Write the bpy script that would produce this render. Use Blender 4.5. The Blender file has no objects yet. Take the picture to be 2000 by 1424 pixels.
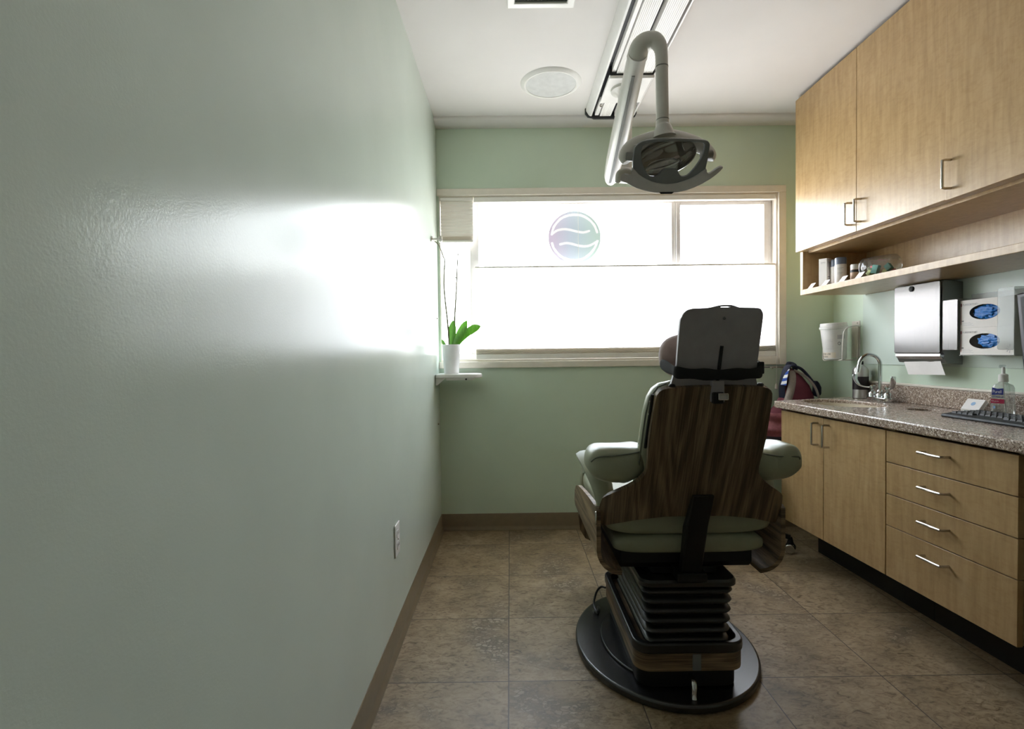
import bpy, bmesh, math, random
from mathutils import Vector, Matrix, noise

sc = bpy.context.scene
COL = sc.collection
random.seed(4)
PI = math.pi

# ------------------------------------------------------------------ camera, light, exposure
CAM = Vector((0.4262, 0.0, 1.0709))
cd = bpy.data.cameras.new('camera')
cd.sensor_fit = 'HORIZONTAL'; cd.sensor_width = 36.0; cd.lens = 1018.28 / 2000 * 36.0
cd.clip_start = 0.02; cd.clip_end = 100
cam = bpy.data.objects.new('camera', cd); COL.objects.link(cam)
_f = Vector((0.00364014, 0.99974896, -0.02210804)).normalized()
_r = Vector((0.99991401, -0.00391749, -0.0125147)); _r = (_r - _f * _r.dot(_f)).normalized()
_u = _r.cross(_f)
cam.matrix_world = Matrix(((_r.x, _u.x, -_f.x, CAM.x), (_r.y, _u.y, -_f.y, CAM.y), (_r.z, _u.z, -_f.z, CAM.z), (0, 0, 0, 1)))
sc.camera = cam

world = bpy.data.worlds.new('sky'); sc.world = world
world.use_nodes = True
wt = world.node_tree; wt.nodes.clear()
wo = wt.nodes.new('ShaderNodeOutputWorld'); wb = wt.nodes.new('ShaderNodeBackground')
wtc = wt.nodes.new('ShaderNodeTexCoord'); wsp = wt.nodes.new('ShaderNodeSeparateXYZ'); wr = wt.nodes.new('ShaderNodeValToRGB')
wmr = wt.nodes.new('ShaderNodeMapRange'); wmr.inputs['From Min'].default_value = -1; wmr.inputs['From Max'].default_value = 1
wt.links.new(wtc.outputs['Generated'], wsp.inputs[0]); wt.links.new(wsp.outputs['Z'], wmr.inputs['Value'])
wt.links.new(wmr.outputs[0], wr.inputs[0]); wt.links.new(wr.outputs[0], wb.inputs[0]); wt.links.new(wb.outputs[0], wo.inputs[0])
el = wr.color_ramp.elements                                   # overcast daylight over sunlit ground
el[0].position = 0.0; el[0].color = (0.48, 0.46, 0.43, 1)
el[1].position = 1.0; el[1].color = (0.62, 0.78, 1.0, 1)
e = el.new(0.46); e.color = (0.60, 0.59, 0.57, 1)
e = el.new(0.52); e.color = (1.0, 1.0, 1.0, 1)
e = el.new(0.68); e.color = (0.86, 0.93, 1.0, 1)
wb.inputs[1].default_value = 26.0

pl = bpy.data.lights.new('window_portal', 'AREA'); pl.shape = 'RECTANGLE'; pl.size = 2.05; pl.size_y = 1.0
pl.cycles.is_portal = True
po = bpy.data.objects.new('window_portal', pl); COL.objects.link(po)
po.location = (1.03, 3.30, 1.52); po.rotation_euler = (-PI / 2, 0, 0)

sc.view_settings.view_transform = 'Standard'; sc.view_settings.look = 'None'
sc.view_settings.gamma = 1.0; sc.view_settings.use_curve_mapping = False
sc.view_settings.exposure = 0.0
sc.cycles.use_denoising = True
sc.cycles.max_bounces = 10; sc.cycles.diffuse_bounces = 6; sc.cycles.glossy_bounces = 4
sc.cycles.transmission_bounces = 8; sc.cycles.transparent_max_bounces = 12
sc.cycles.sample_clamp_indirect = 12.0
sc.cycles.caustics_reflective = False; sc.cycles.caustics_refractive = False

# room numbers (metres)
W, D, H = 2.38, 3.141, 2.445
FRONT = -1.3

# ------------------------------------------------------------------ materials
def lin(c):
    return tuple((v / 12.92 if v <= 0.04045 else ((v + 0.055) / 1.055) ** 2.4) for v in c)
def rgb(r, g, b):
    return lin((r / 255, g / 255, b / 255)) + (1,)

class N:
    """small node helper"""
    def __init__(s, name):
        s.m = bpy.data.materials.new(name); s.m.use_nodes = True
        s.t = s.m.node_tree; s.b = s.t.nodes['Principled BSDF']; s.o = s.t.nodes['Material Output']
    def n(s, typ, **kw):
        nd = s.t.nodes.new('ShaderNode' + typ)
        for k, v in kw.items():
            if k in nd.inputs.keys(): nd.inputs[k].default_value = v
            else: setattr(nd, k, v)
        return nd
    def l(s, a, b): s.t.links.new(a, b)
    def pos(s, scale=(1, 1, 1), rot=(0, 0, 0), obj=True):
        tc = s.n('TexCoord'); mp = s.n('Mapping'); mp.inputs['Scale'].default_value = scale; mp.inputs['Rotation'].default_value = rot
        s.l(tc.outputs['Object' if obj else 'Generated'], mp.inputs['Vector']); return mp.outputs[0]
    def wpos(s, scale=(1, 1, 1), rot=(0, 0, 0)):
        g = s.n('NewGeometry'); mp = s.n('Mapping'); mp.inputs['Scale'].default_value = scale; mp.inputs['Rotation'].default_value = rot
        s.l(g.outputs['Position'], mp.inputs['Vector']); return mp.outputs[0]
    def noise(s, vec, scale, detail=4, rough=0.55, dist=0.0):
        nd = s.n('TexNoise', Scale=scale, Detail=detail, Roughness=rough, Distortion=dist); s.l(vec, nd.inputs['Vector']); return nd.outputs[0]
    def ramp(s, fac, *stops):
        nd = s.n('ValToRGB'); els = nd.color_ramp.elements
        while len(els) > 1: els.remove(els[-1])
        els[0].position = stops[0][0]; els[0].color = stops[0][1]
        for p, c in stops[1:]:
            e = els.new(p); e.color = c
        s.l(fac, nd.inputs[0]); return nd.outputs[0]
    def mix(s, fac, a, b, typ='MIX'):
        nd = s.n('Mix', data_type='RGBA', blend_type=typ)
        for v, i in ((fac, 0), (a, 6), (b, 7)):
            if isinstance(v, bpy.types.NodeSocket): s.l(v, nd.inputs[i])
            else: nd.inputs[i].default_value = v
        return nd.outputs[2]
    def math(s, op, a, b=0.0):
        nd = s.n('Math', operation=op)
        for v, i in ((a, 0), (b, 1)):
            if isinstance(v, bpy.types.NodeSocket): s.l(v, nd.inputs[i])
            else: nd.inputs[i].default_value = v
        return nd.outputs[0]
    def bump(s, h, strength, dist=0.002):
        nd = s.n('Bump', Strength=strength, Distance=dist); s.l(h, nd.inputs['Height']); s.l(nd.outputs[0], s.b.inputs['Normal'])
    def set(s, **kw):
        for k, v in kw.items():
            k = k.replace('_', ' ')
            if isinstance(v, bpy.types.NodeSocket): s.l(v, s.b.inputs[k])
            else: s.b.inputs[k].default_value = v
        return s

def plain(name, c, rough=0.5, metal=0.0, spec=0.5, var=0.06, nscale=30, bump=0.0, bscale=200, **kw):
    """solid colour with a faint procedural mottling"""
    k = N(name); p = k.pos()
    f = k.noise(p, nscale, 3)
    lo = tuple(v * (1 - var) for v in c[:3]) + (1,); hi = tuple(min(1, v * (1 + var)) for v in c[:3]) + (1,)
    k.set(Base_Color=k.ramp(f, (0.3, lo), (0.7, hi)), Roughness=rough, Metallic=metal)
    k.b.inputs['Specular IOR Level'].default_value = spec
    if bump: k.bump(k.noise(p, bscale, 2), bump, 0.001)
    for kk, v in kw.items(): k.b.inputs[kk.replace('_', ' ')].default_value = v
    return k.m

def m_wall(name, c, rough=0.3, spec=0.5, bs=0.10, ior=1.45):
    k = N(name); p = k.wpos()
    f = k.noise(p, 3.0, 3)
    c2 = tuple(v * 0.96 for v in c[:3]) + (1,)
    k.set(Base_Color=k.ramp(f, (0.35, c2), (0.65, c)), Roughness=rough)
    k.b.inputs['Specular IOR Level'].default_value = spec
    k.b.inputs['IOR'].default_value = ior
    h = k.math('ADD', k.noise(p, 230, 2), k.math('MULTIPLY', k.noise(p, 90, 2), 0.5))
    k.bump(h, bs, 0.004)
    return k.m

def m_maple():
    k = N('maple_laminate'); p = k.pos()
    q = k.pos((14, 14, 1.6))
    g = k.noise(q, 3.0, 6, 0.6, 0.4)
    fig = k.noise(k.pos((9, 9, 22)), 2.2, 4, 0.6, 1.2)
    base = k.ramp(g, (0.25, rgb(160, 130, 90)), (0.5, rgb(175, 146, 104)), (0.75, rgb(187, 159, 118)))
    fl = k.ramp(fig, (0.45, (1, 1, 1, 1)), (0.72, (0.90, 0.86, 0.80, 1)))
    k.set(Base_Color=k.mix(1.0, base, fl, 'MULTIPLY'), Roughness=0.31)
    k.b.inputs['Specular IOR Level'].default_value = 0.5
    return k.m

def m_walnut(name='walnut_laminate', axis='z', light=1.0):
    """walnut woodgrain laminate, grain along one axis"""
    k = N(name)
    S = {'z': lambda c, l: (c, 0, l), 'y': lambda c, l: (0, l, c), 'x': lambda c, l: (l, l, c)}[axis]
    g = k.noise(k.pos(S(30, 1.2)), 1.6, 5, 0.6, 0.5)
    cont = k.noise(k.pos(S(6.5, 0.75)), 1.0, 2, 0.5, 0.25)      # growth-ring contours
    wv = k.math('SINE', k.math('MULTIPLY', cont, 85.0))
    fine = k.noise(k.pos(S(150, 4)), 2.0, 4, 0.7)
    a = k.math('ADD', k.math('MULTIPLY', g, 0.45), k.math('MULTIPLY', wv, 0.06))
    a = k.math('ADD', a, k.math('MULTIPLY', fine, 0.55))
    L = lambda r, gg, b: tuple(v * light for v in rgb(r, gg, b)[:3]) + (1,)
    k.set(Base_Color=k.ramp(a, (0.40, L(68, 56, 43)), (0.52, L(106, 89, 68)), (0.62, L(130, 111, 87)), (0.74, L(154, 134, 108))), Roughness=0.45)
    k.b.inputs['Specular IOR Level'].default_value = 0.35
    k.bump(fine, 0.12, 0.0005)
    return k.m

def m_granite():
    k = N('speckled_countertop'); p = k.pos()
    v = k.n('TexVoronoi', Scale=210.0); k.l(p, v.inputs['Vector'])
    sp = k.n('SeparateColor'); k.l(v.outputs['Color'], sp.inputs[0])
    v2 = k.n('TexVoronoi', Scale=330.0); k.l(p, v2.inputs['Vector'])
    sp2 = k.n('SeparateColor'); k.l(v2.outputs['Color'], sp2.inputs[0])
    base = k.ramp(k.noise(p, 60, 4), (0.3, rgb(150, 132, 118)), (0.7, rgb(174, 156, 142)))
    a = k.mix(k.ramp(sp.outputs[0], (0.72, (0, 0, 0, 1)), (0.76, (1, 1, 1, 1))), base, rgb(214, 202, 190))
    b = k.mix(k.ramp(sp2.outputs[1], (0.74, (0, 0, 0, 1)), (0.78, (1, 1, 1, 1))), a, rgb(112, 94, 82))
    k.set(Base_Color=b, Roughness=0.2)
    return k.m

def m_floor():
    k = N('travertine_vinyl_tile')
    T = 0.40642
    g = k.n('NewGeometry'); s = k.n('SeparateXYZ'); k.l(g.outputs['Position'], s.inputs[0])
    tx = k.math('DIVIDE', k.math('SUBTRACT', s.outputs[0], 0.4086), T)
    ty = k.math('DIVIDE', k.math('SUBTRACT', s.outputs[1], 1.6768), T)
    ix, iy = k.math('FLOOR', tx), k.math('FLOOR', ty)
    fx, fy = k.math('FRACT', tx), k.math('FRACT', ty)
    ex = k.math('MINIMUM', fx, k.math('SUBTRACT', 1.0, fx)); ey = k.math('MINIMUM', fy, k.math('SUBTRACT', 1.0, fy))
    grout = k.math('LESS_THAN', k.math('MINIMUM', ex, ey), 0.0042)
    cmb = k.n('CombineXYZ'); k.l(ix, cmb.inputs[0]); k.l(iy, cmb.inputs[1])
    wn = k.n('TexWhiteNoise', noise_dimensions='2D'); k.l(cmb.outputs[0], wn.inputs['Vector'])
    off = k.n('VectorMath', operation='SCALE'); off.inputs['Scale'].default_value = 17.0; k.l(wn.outputs['Color'], off.inputs[0])
    add = k.n('VectorMath', operation='ADD'); k.l(g.outputs['Position'], add.inputs[0]); k.l(off.outputs[0], add.inputs[1])
    P = add.outputs[0]
    big = k.noise(P, 5.0, 5, 0.6, 0.6)
    mp = k.n('Mapping'); mp.inputs['Scale'].default_value = (1, 1.7, 1); k.l(P, mp.inputs['Vector'])
    med = k.noise(mp.outputs[0], 26, 6, 0.68, 1.4)
    base = k.ramp(big, (0.28, rgb(120, 105, 81)), (0.5, rgb(154, 135, 107)), (0.72, rgb(174, 155, 128)))
    vein = k.ramp(med, (0.32, (0.36, 0.31, 0.26, 1)), (0.44, (0.74, 0.70, 0.65, 1)), (0.56, (1, 1, 1, 1)), (0.75, (1.08, 1.06, 1.03, 1)))
    c = k.mix(1.0, base, vein, 'MULTIPLY')
    wz = k.n('TexNoise', Scale=40.0, Detail=3.0); k.l(P, wz.inputs['Vector'])
    wsc = k.n('VectorMath', operation='SCALE'); wsc.inputs['Scale'].default_value = 0.045; k.l(wz.outputs['Color'], wsc.inputs[0])
    wad = k.n('VectorMath', operation='ADD'); k.l(mp.outputs[0], wad.inputs[0]); k.l(wsc.outputs[0], wad.inputs[1])
    vor = k.n('TexVoronoi', feature='DISTANCE_TO_EDGE', Scale=46.0); k.l(wad.outputs[0], vor.inputs['Vector'])
    vorc = k.n('TexVoronoi', Scale=46.0); k.l(wad.outputs[0], vorc.inputs['Vector'])
    spc = k.n('SeparateColor'); k.l(vorc.outputs['Color'], spc.inputs[0])
    peb = k.mix(k.ramp(vor.outputs['Distance'], (0.04, (0, 0, 0, 1)), (0.20, (1, 1, 1, 1))), rgb(92, 79, 62), k.ramp(spc.outputs[0], (0.25, rgb(112, 97, 77)), (0.9, rgb(166, 151, 130))))
    patch = k.ramp(k.noise(P, 3.6, 2, 0.5, 0.5), (0.54, (0, 0, 0, 1)), (0.68, (0.75, 0.75, 0.75, 1)))
    c = k.mix(patch, c, peb)
    c = k.mix(grout, c, rgb(72, 60, 50))
    k.set(Base_Color=c, Roughness=k.math('ADD', 0.34, k.math('MULTIPLY', med, 0.2)))
    k.b.inputs['Specular IOR Level'].default_value = 0.45
    k.bump(k.math('SUBTRACT', k.math('MULTIPLY', med, 0.35), grout), 0.22, 0.0015)
    return k.m

def m_shade(name, transl, tcol, edge=False):
    k = N(name)
    tr = k.n('BsdfTranslucent'); tr.inputs['Color'].default_value = tcol
    df = k.n('BsdfDiffuse'); df.inputs['Color'].default_value = rgb(232, 228, 222)
    f = k.noise(k.pos((3, 3, 90)), 6, 3)
    mx = k.n('MixShader'); k.l(k.math('ADD', transl - 0.03, k.math('MULTIPLY', f, 0.06)), mx.inputs[0])
    k.l(df.outputs[0], mx.inputs[1]); k.l(tr.outputs[0], mx.inputs[2]); k.l(mx.outputs[0], k.o.inputs[0])
    return k.m

def m_clear(name, tint=(1, 1, 1, 1), refl=0.06, rough=0.02, body=0.0, bodycol=(0.8, 0.8, 0.8, 1), fres=0.35):
    """thin clear sheet: see-through with a fresnel reflection"""
    k = N(name)
    t = k.n('BsdfTransparent'); t.inputs['Color'].default_value = tint
    g = k.n('BsdfGlossy'); g.inputs['Roughness'].default_value = rough
    lw = k.n('LayerWeight'); lw.inputs['Blend'].default_value = 0.35
    f = k.math('ADD', refl, k.math('MULTIPLY', lw.outputs['Fresnel'], fres))
    last = t.outputs[0]
    if body:
        d = k.n('BsdfDiffuse'); d.inputs['Color'].default_value = bodycol
        m0 = k.n('MixShader'); m0.inputs[0].default_value = body; k.l(last, m0.inputs[1]); k.l(d.outputs[0], m0.inputs[2]); last = m0.outputs[0]
    mx = k.n('MixShader'); k.l(f, mx.inputs[0]); k.l(last, mx.inputs[1]); k.l(g.outputs[0], mx.inputs[2])
    k.l(mx.outputs[0], k.o.inputs[0]); return k.m

def m_decal():
    """translucent window sticker: violet to blue to green across its width"""
    k = N('window_sticker_film'); tc = k.n('TexCoord'); s = k.n('SeparateXYZ'); k.l(tc.outputs['Generated'], s.inputs[0])
    f = k.math('ADD', s.outputs[0], k.math('MULTIPLY', k.noise(k.pos(), 12, 2), 0.08))
    col = k.ramp(f, (0.1, rgb(232, 214, 235)), (0.45, rgb(216, 224, 238)), (0.65, rgb(214, 228, 234)), (0.95, rgb(214, 234, 226)))
    t = k.n('BsdfTranslucent'); k.l(col, t.inputs['Color'])
    tp = k.n('BsdfTransparent'); k.l(col, tp.inputs['Color'])
    mx = k.n('MixShader'); mx.inputs[0].default_value = 0.993; k.l(tp.outputs[0], mx.inputs[1])
    dk = k.n('MixShader'); dk.inputs[0].default_value = 0.979; df = k.n('BsdfDiffuse'); k.l(k.mix(1.0, col, (0.68, 0.68, 0.68, 1), 'MULTIPLY'), df.inputs['Color'])
    k.l(t.outputs[0], dk.inputs[1]); k.l(df.outputs[0], dk.inputs[2])
    k.l(dk.outputs[0], mx.inputs[2]); k.l(mx.outputs[0], k.o.inputs[0]); return k.m
def m_decal_line():
    k = N('window_sticker_white'); c = rgb(238, 234, 236)
    t = k.n('BsdfTranslucent'); t.inputs['Color'].default_value = c
    df = k.n('BsdfDiffuse'); df.inputs['Color'].default_value = c
    tp = k.n('BsdfTransparent')
    a = k.n('MixShader'); a.inputs[0].default_value = 0.975; k.l(t.outputs[0], a.inputs[1]); k.l(df.outputs[0], a.inputs[2])
    b = k.n('MixShader'); b.inputs[0].default_value = 0.991; k.l(tp.outputs[0], b.inputs[1]); k.l(a.outputs[0], b.inputs[2])
    k.l(b.outputs[0], k.o.inputs[0]); return k.m

def m_brushed(name, c, rough=0.32):
    k = N(name); f = k.noise(k.pos((2, 400, 2) if name != 'x' else (1, 1, 1)), 3, 3)
    k.set(Base_Color=c, Metallic=1.0, Roughness=k.math('ADD', rough - 0.05, k.math('MULTIPLY', f, 0.12)))
    k.bump(f, 0.05, 0.0004); return k.m

def m_leaf():
    k = N('orchid_leaf'); f = k.noise(k.pos((40, 40, 8)), 3, 3)
    c = k.ramp(f, (0.3, rgb(84, 130, 70)), (0.7, rgb(136, 180, 92)))
    k.set(Base_Color=c, Roughness=0.35)
    t = k.n('BsdfTranslucent'); t.inputs['Color'].default_value = rgb(150, 205, 70)
    mx = k.n('MixShader'); mx.inputs[0].default_value = 0.3; k.l(k.b.outputs[0], mx.inputs[1]); k.l(t.outputs[0], mx.inputs[2])
    k.l(mx.outputs[0], k.o.inputs[0]); return k.m

def m_stripe():
    k = N('blue_white_stripes'); s = k.n('SeparateXYZ'); k.l(k.pos((1, 1, 1), (0, 0.5, 0)), s.inputs[0])
    f = k.math('FRACT', k.math('MULTIPLY', s.outputs[2], 38.0))
    k.set(Base_Color=k.ramp(k.math('GREATER_THAN', f, 0.5), (0, rgb(232, 232, 232)), (1, rgb(36, 78, 170))), Roughness=0.7); return k.m

M = {}
M['mint'] = m_wall('mint_wall_paint', rgb(203, 213, 202), 0.20, 0.5, 0.05, 1.2)
M['mint_matte'] = m_wall('mint_wall_paint_satin', rgb(202, 217, 199), 0.45, 0.4, 0.03)
M['panel'] = m_wall('pale_mint_splash_panel', rgb(204, 216, 206), 0.22, 0.5, 0.01)
M['dim'] = m_wall('brown_grey_end_wall_paint', rgb(156, 149, 139), 0.6, 0.3, 0.03)
M['ceil'] = m_wall('ceiling_paint', rgb(218, 214, 211), 0.7, 0.3, 0.04)
M['floor'] = m_floor()
M['base'] = plain('brown_vinyl_base', rgb(124, 109, 86), 0.4, bump=0.05)
M['trim'] = plain('cream_window_paint', rgb(226, 218, 206), 0.42, var=0.03)
M['sash'] = plain('white_vinyl_sash', rgb(232, 228, 228), 0.4, var=0.03)
M['glass'] = m_clear('window_glass', (0.96, 0.97, 0.97, 1), 0.03, 0.01)
M['decal'] = m_decal(); M['decalw'] = m_decal_line()
M['shade'] = m_shade('shade_fabric', 0.80, rgb(254, 253, 254))
M['shade_small'] = m_shade('shade_fabric_small', 0.09, rgb(244, 240, 232))
M['shade_dense'] = m_shade('shade_fabric_doubled', 0.16, rgb(235, 228, 215))
M['rail'] = plain('white_shade_rail', rgb(236, 232, 226), 0.4, var=0.02)
M['cord'] = plain('white_cord', rgb(222, 220, 212), 0.7)
M['white'] = plain('white_plastic', rgb(228, 226, 222), 0.35, var=0.02)
M['ceramic'] = plain('white_ceramic', rgb(238, 237, 238), 0.25, var=0.02)
M['maple'] = m_maple()
M['kick_gap_black'] = plain('black_kick_and_gap_shade', rgb(24, 21, 19), 0.7)  # toe kicks, and the strip that imitates shade above the wall cabinets
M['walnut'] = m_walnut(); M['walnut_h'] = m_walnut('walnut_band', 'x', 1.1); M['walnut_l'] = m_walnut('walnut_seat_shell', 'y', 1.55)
M['granite'] = m_granite()
M['sink'] = plain('almond_sink', rgb(206, 196, 176), 0.2, var=0.03)
M['chrome'] = plain('polished_chrome', rgb(205, 207, 208), 0.08, 1.0, var=0.02)
M['nickel'] = plain('brushed_nickel', rgb(196, 190, 184), 0.26, 1.0, var=0.03)
M['steel'] = m_brushed('brushed_stainless', rgb(116, 114, 112), 0.24)
M['steel_satin'] = m_brushed('satin_steel', rgb(186, 183, 180), 0.36)
M['steel_side'] = m_brushed('brushed_stainless_side', rgb(140, 142, 142), 0.4)
M['black'] = plain('black_plastic', rgb(20, 20, 22), 0.5, spec=0.35)
M['rubber'] = plain('black_rubber', rgb(20, 20, 22), 0.33, spec=0.7, bump=0.08, bscale=300)
M['base_black'] = plain('black_textured_base', rgb(24, 24, 26), 0.22, spec=0.9, bump=0.35, bscale=600)
M['greyplate'] = plain('dark_grey_plastic', rgb(150, 146, 152), 0.5, bump=0.06, bscale=500)
M['vinyl'] = plain('sage_vinyl', rgb(146, 149, 126), 0.38, var=0.04, bump=0.06, bscale=350)
M['vinyl_seam'] = plain('sage_vinyl_seam', rgb(96, 100, 88), 0.6)
M['mauve'] = plain('mauve_plush', rgb(150, 126, 122), 0.8, var=0.12, bump=0.3, bscale=260, Sheen_Weight=0.4)
M['strap'] = plain('black_elastic', rgb(14, 14, 17), 0.8, bump=0.2, bscale=400)
M['lampgrey'] = plain('lamp_grey_plastic', rgb(196, 194, 188), 0.3, var=0.02)
M['lampgrey_d'] = plain('lamp_grey_trim', rgb(120, 120, 116), 0.4)
M['lampdark'] = plain('lamp_dark_grey', rgb(112, 115, 117), 0.4)
M['lamphandle'] = plain('lamp_mid_grey', rgb(178, 177, 178), 0.45)
M['mirror'] = plain('silvered_reflector', rgb(232, 230, 226), 0.03, 1.0, var=0.01)
M['alum'] = plain('white_aluminium', rgb(226, 224, 222), 0.35, var=0.02)
M['rib'] = plain('white_ribbed_plastic', rgb(240, 238, 236), 0.4, var=0.02)
M['dkslot'] = plain('track_dark_slot', rgb(34, 36, 40), 0.5)
M['grille'] = plain('speaker_grille', rgb(200, 200, 198), 0.7, bump=0.5, bscale=900)
M['vent'] = plain('vent_dark', rgb(96, 98, 96), 0.7)
M['leaf'] = m_leaf()
M['stem'] = plain('dry_stem', rgb(120, 116, 96), 0.6)
M['soil'] = plain('bark_soil', rgb(74, 56, 42), 0.9, var=0.3, nscale=90)
M['paper'] = plain('paper_white', rgb(236, 232, 230), 0.8, var=0.02)
M['card'] = plain('carton_white', rgb(226, 220, 214), 0.6, var=0.02)
M['cardgrey'] = plain('carton_print_grey', rgb(150, 144, 146), 0.6)
M['ink'] = plain('black_ink', rgb(36, 34, 36), 0.6)
M['inkgrey'] = plain('grey_ink', rgb(190, 185, 186), 0.6)
M['inkred'] = plain('dark_red_ink', rgb(120, 30, 44), 0.6)
M['glove'] = plain('blue_nitrile', rgb(26, 112, 190), 0.45, var=0.2, nscale=60)
M['acryl'] = m_clear('acrylic_sheet', (0.88, 0.90, 0.89, 1), 0.012, 0.12, 0.30, rgb(214, 214, 212), 0.06)
M['clear'] = m_clear('clear_plastic', (0.90, 0.91, 0.91, 1), 0.06, 0.05, 0.05, rgb(220, 220, 220))
M['gel'] = m_clear('clear_gel_bottle', (0.86, 0.88, 0.87, 1), 0.10, 0.05, 0.22, rgb(206, 208, 206))
M['bucket'] = plain('translucent_white_tub', rgb(222, 220, 216), 0.4, var=0.03)
M['tape'] = plain('cream_label_tape', rgb(226, 216, 200), 0.5)
M['wire'] = plain('white_coated_wire', rgb(214, 208, 200), 0.35)
M['navy'] = plain('navy_webbing', rgb(22, 28, 52), 0.75, bump=0.3, bscale=500)
M['maroon'] = plain('maroon_cloth', rgb(112, 50, 64), 0.8, var=0.12, nscale=16, bump=0.3, bscale=60)
M['pink'] = plain('dusty_pink_crinkled_cloth', rgb(150, 84, 92), 0.6, var=0.25, nscale=40, bump=0.6, bscale=50)
M['darkcloth'] = plain('dark_cloth', rgb(36, 26, 36), 0.8, var=0.1, bump=0.2, bscale=60)
M['greytrim'] = plain('grey_piping_cloth', rgb(146, 136, 130), 0.8, var=0.08, nscale=120)
M['stripe'] = m_stripe()
M['bluelabel'] = plain('deep_blue_label', rgb(28, 40, 130), 0.4)
M['redlabel'] = plain('crimson_label', rgb(160, 24, 66), 0.4)
M['pblue'] = plain('pale_blue_print', rgb(140, 170, 205), 0.6)
M['pgreen'] = plain('pale_green_print', rgb(190, 214, 204), 0.6)
M['teal'] = plain('teal_foam', rgb(58, 140, 124), 0.6); M['teal_d'] = plain('dark_teal_foam', rgb(36, 108, 92), 0.6)
M['pred'] = plain('coral_red_foam', rgb(206, 84, 88), 0.6); M['lime'] = plain('pale_lime_foam', rgb(206, 214, 150), 0.6)
M['cream'] = plain('cream_foam', rgb(236, 230, 200), 0.6); M['red_d'] = plain('deep_red_foam', rgb(150, 44, 52), 0.6)
M['capgrey'] = plain('blue_grey_cap', rgb(96, 104, 120), 0.3); M['tan'] = plain('tan_label', rgb(196, 164, 140), 0.5)
M['winelabel'] = plain('dark_wine_label', rgb(30, 20, 26), 0.4)
M['screen'] = plain('monitor_black', rgb(26, 24, 30), 0.35)

# ------------------------------------------------------------------ mesh helpers
ORG = {}
def thing(name, label, cat, loc=(0, 0, 0), group=None):
    o = bpy.data.objects.new(name, None); COL.objects.link(o); o.location = loc; o.empty_display_size = 0.05
    o['label'] = label; o['category'] = cat
    if group: o['group'] = group
    ORG[o.name] = Vector(loc); return o

def finish(o, angle=35):
    me = o.data
    for p in me.polygons: p.use_smooth = True
    me.set_sharp_from_angle(angle=math.radians(angle))

def obj(name, bm, m, parent=None, angle=35, bev=0.0, seg=2, label=None, cat=None, group=None, sub=0, kind=None, origin=None):
    bmesh.ops.recalc_face_normals(bm, faces=bm.faces[:])
    org = ORG[parent.name] if parent else Vector(origin) if origin is not None else Vector((0, 0, 0))
    if origin is None and parent is None and kind != 'structure':
        xs = [v.co for v in bm.verts]
        org = Vector(((min(c.x for c in xs) + max(c.x for c in xs)) / 2, (min(c.y for c in xs) + max(c.y for c in xs)) / 2, min(c.z for c in xs)))
    for v in bm.verts: v.co -= org
    me = bpy.data.meshes.new(name); bm.to_mesh(me); bm.free()
    o = bpy.data.objects.new(name, me); COL.objects.link(o)
    if isinstance(m, (list, tuple)):
        for x in m: me.materials.append(x)
    else: me.materials.append(m)
    if parent: o.parent = parent
    else: o.location = org
    ORG[o.name] = org
    finish(o, angle)
    if bev:
        md = o.modifiers.new('bevel', 'BEVEL'); md.width = bev; md.segments = seg; md.limit_method = 'ANGLE'; md.angle_limit = math.radians(40); md.harden_normals = False
    if sub:
        md = o.modifiers.new('sub', 'SUBSURF'); md.levels = sub; md.render_levels = sub
    if label: o['label'] = label
    if cat: o['category'] = cat
    if group: o['group'] = group
    if kind: o['kind'] = kind
    return o

def struct(name, bm, m, parent=None, **kw):
    return obj(name, bm, m, parent, kind=None if parent else 'structure', **kw)

def copy_tree(o, parent=None, loc=None, label=None, group=None):
    c = o.copy(); COL.objects.link(c)
    if parent: c.parent = parent
    if loc is not None: c.location = loc
    if label: c['label'] = label
    if group: c['group'] = group
    ORG[c.name] = Vector(c.location)
    for ch in [x for x in bpy.data.objects if x.parent == o]: copy_tree(ch, c)
    return c

def nb(): return bmesh.new()
def box(bm, x0, x1, y0, y1, z0, z1, mi=0, T=None):
    vs = [bm.verts.new((x, y, z)) for z in (z0, z1) for y in (y0, y1) for x in (x0, x1)]
    for f in ((0, 1, 3, 2), (4, 6, 7, 5), (0, 4, 5, 1), (2, 3, 7, 6), (0, 2, 6, 4), (1, 5, 7, 3)):
        fc = bm.faces.new([vs[i] for i in f]); fc.material_index = mi
    if T: bmesh.ops.transform(bm, matrix=T, verts=vs)
    return bm
def B(*a): return box(nb(), *a)

def frames(pts):
    out = []; n = len(pts); up = None
    for i in range(n):
        t = (pts[min(i + 1, n - 1)] - pts[max(i - 1, 0)]).normalized()
        if up is None:
            up = Vector((0, 0, 1)) if abs(t.z) < 0.9 else Vector((0, 1, 0))
        s = t.cross(up).normalized(); up = s.cross(t).normalized(); out.append((t, s, up))
    return out
def smoothpath(pts, n=6, closed=False):
    P = [Vector(p) for p in pts]; out = []; k = len(P)
    rng = k if closed else k - 1
    for i in range(rng):
        if closed: a, b, c, d = P[(i - 1) % k], P[i], P[(i + 1) % k], P[(i + 2) % k]
        else: a, b, c, d = P[max(i - 1, 0)], P[i], P[i + 1], P[min(i + 2, k - 1)]
        for j in range(n):
            t = j / n; out.append(0.5 * ((2 * b) + (c - a) * t + (2 * a - 5 * b + 4 * c - d) * t * t + (3 * b - a - 3 * c + d) * t ** 3))
    if not closed: out.append(P[-1])
    return out
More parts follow.
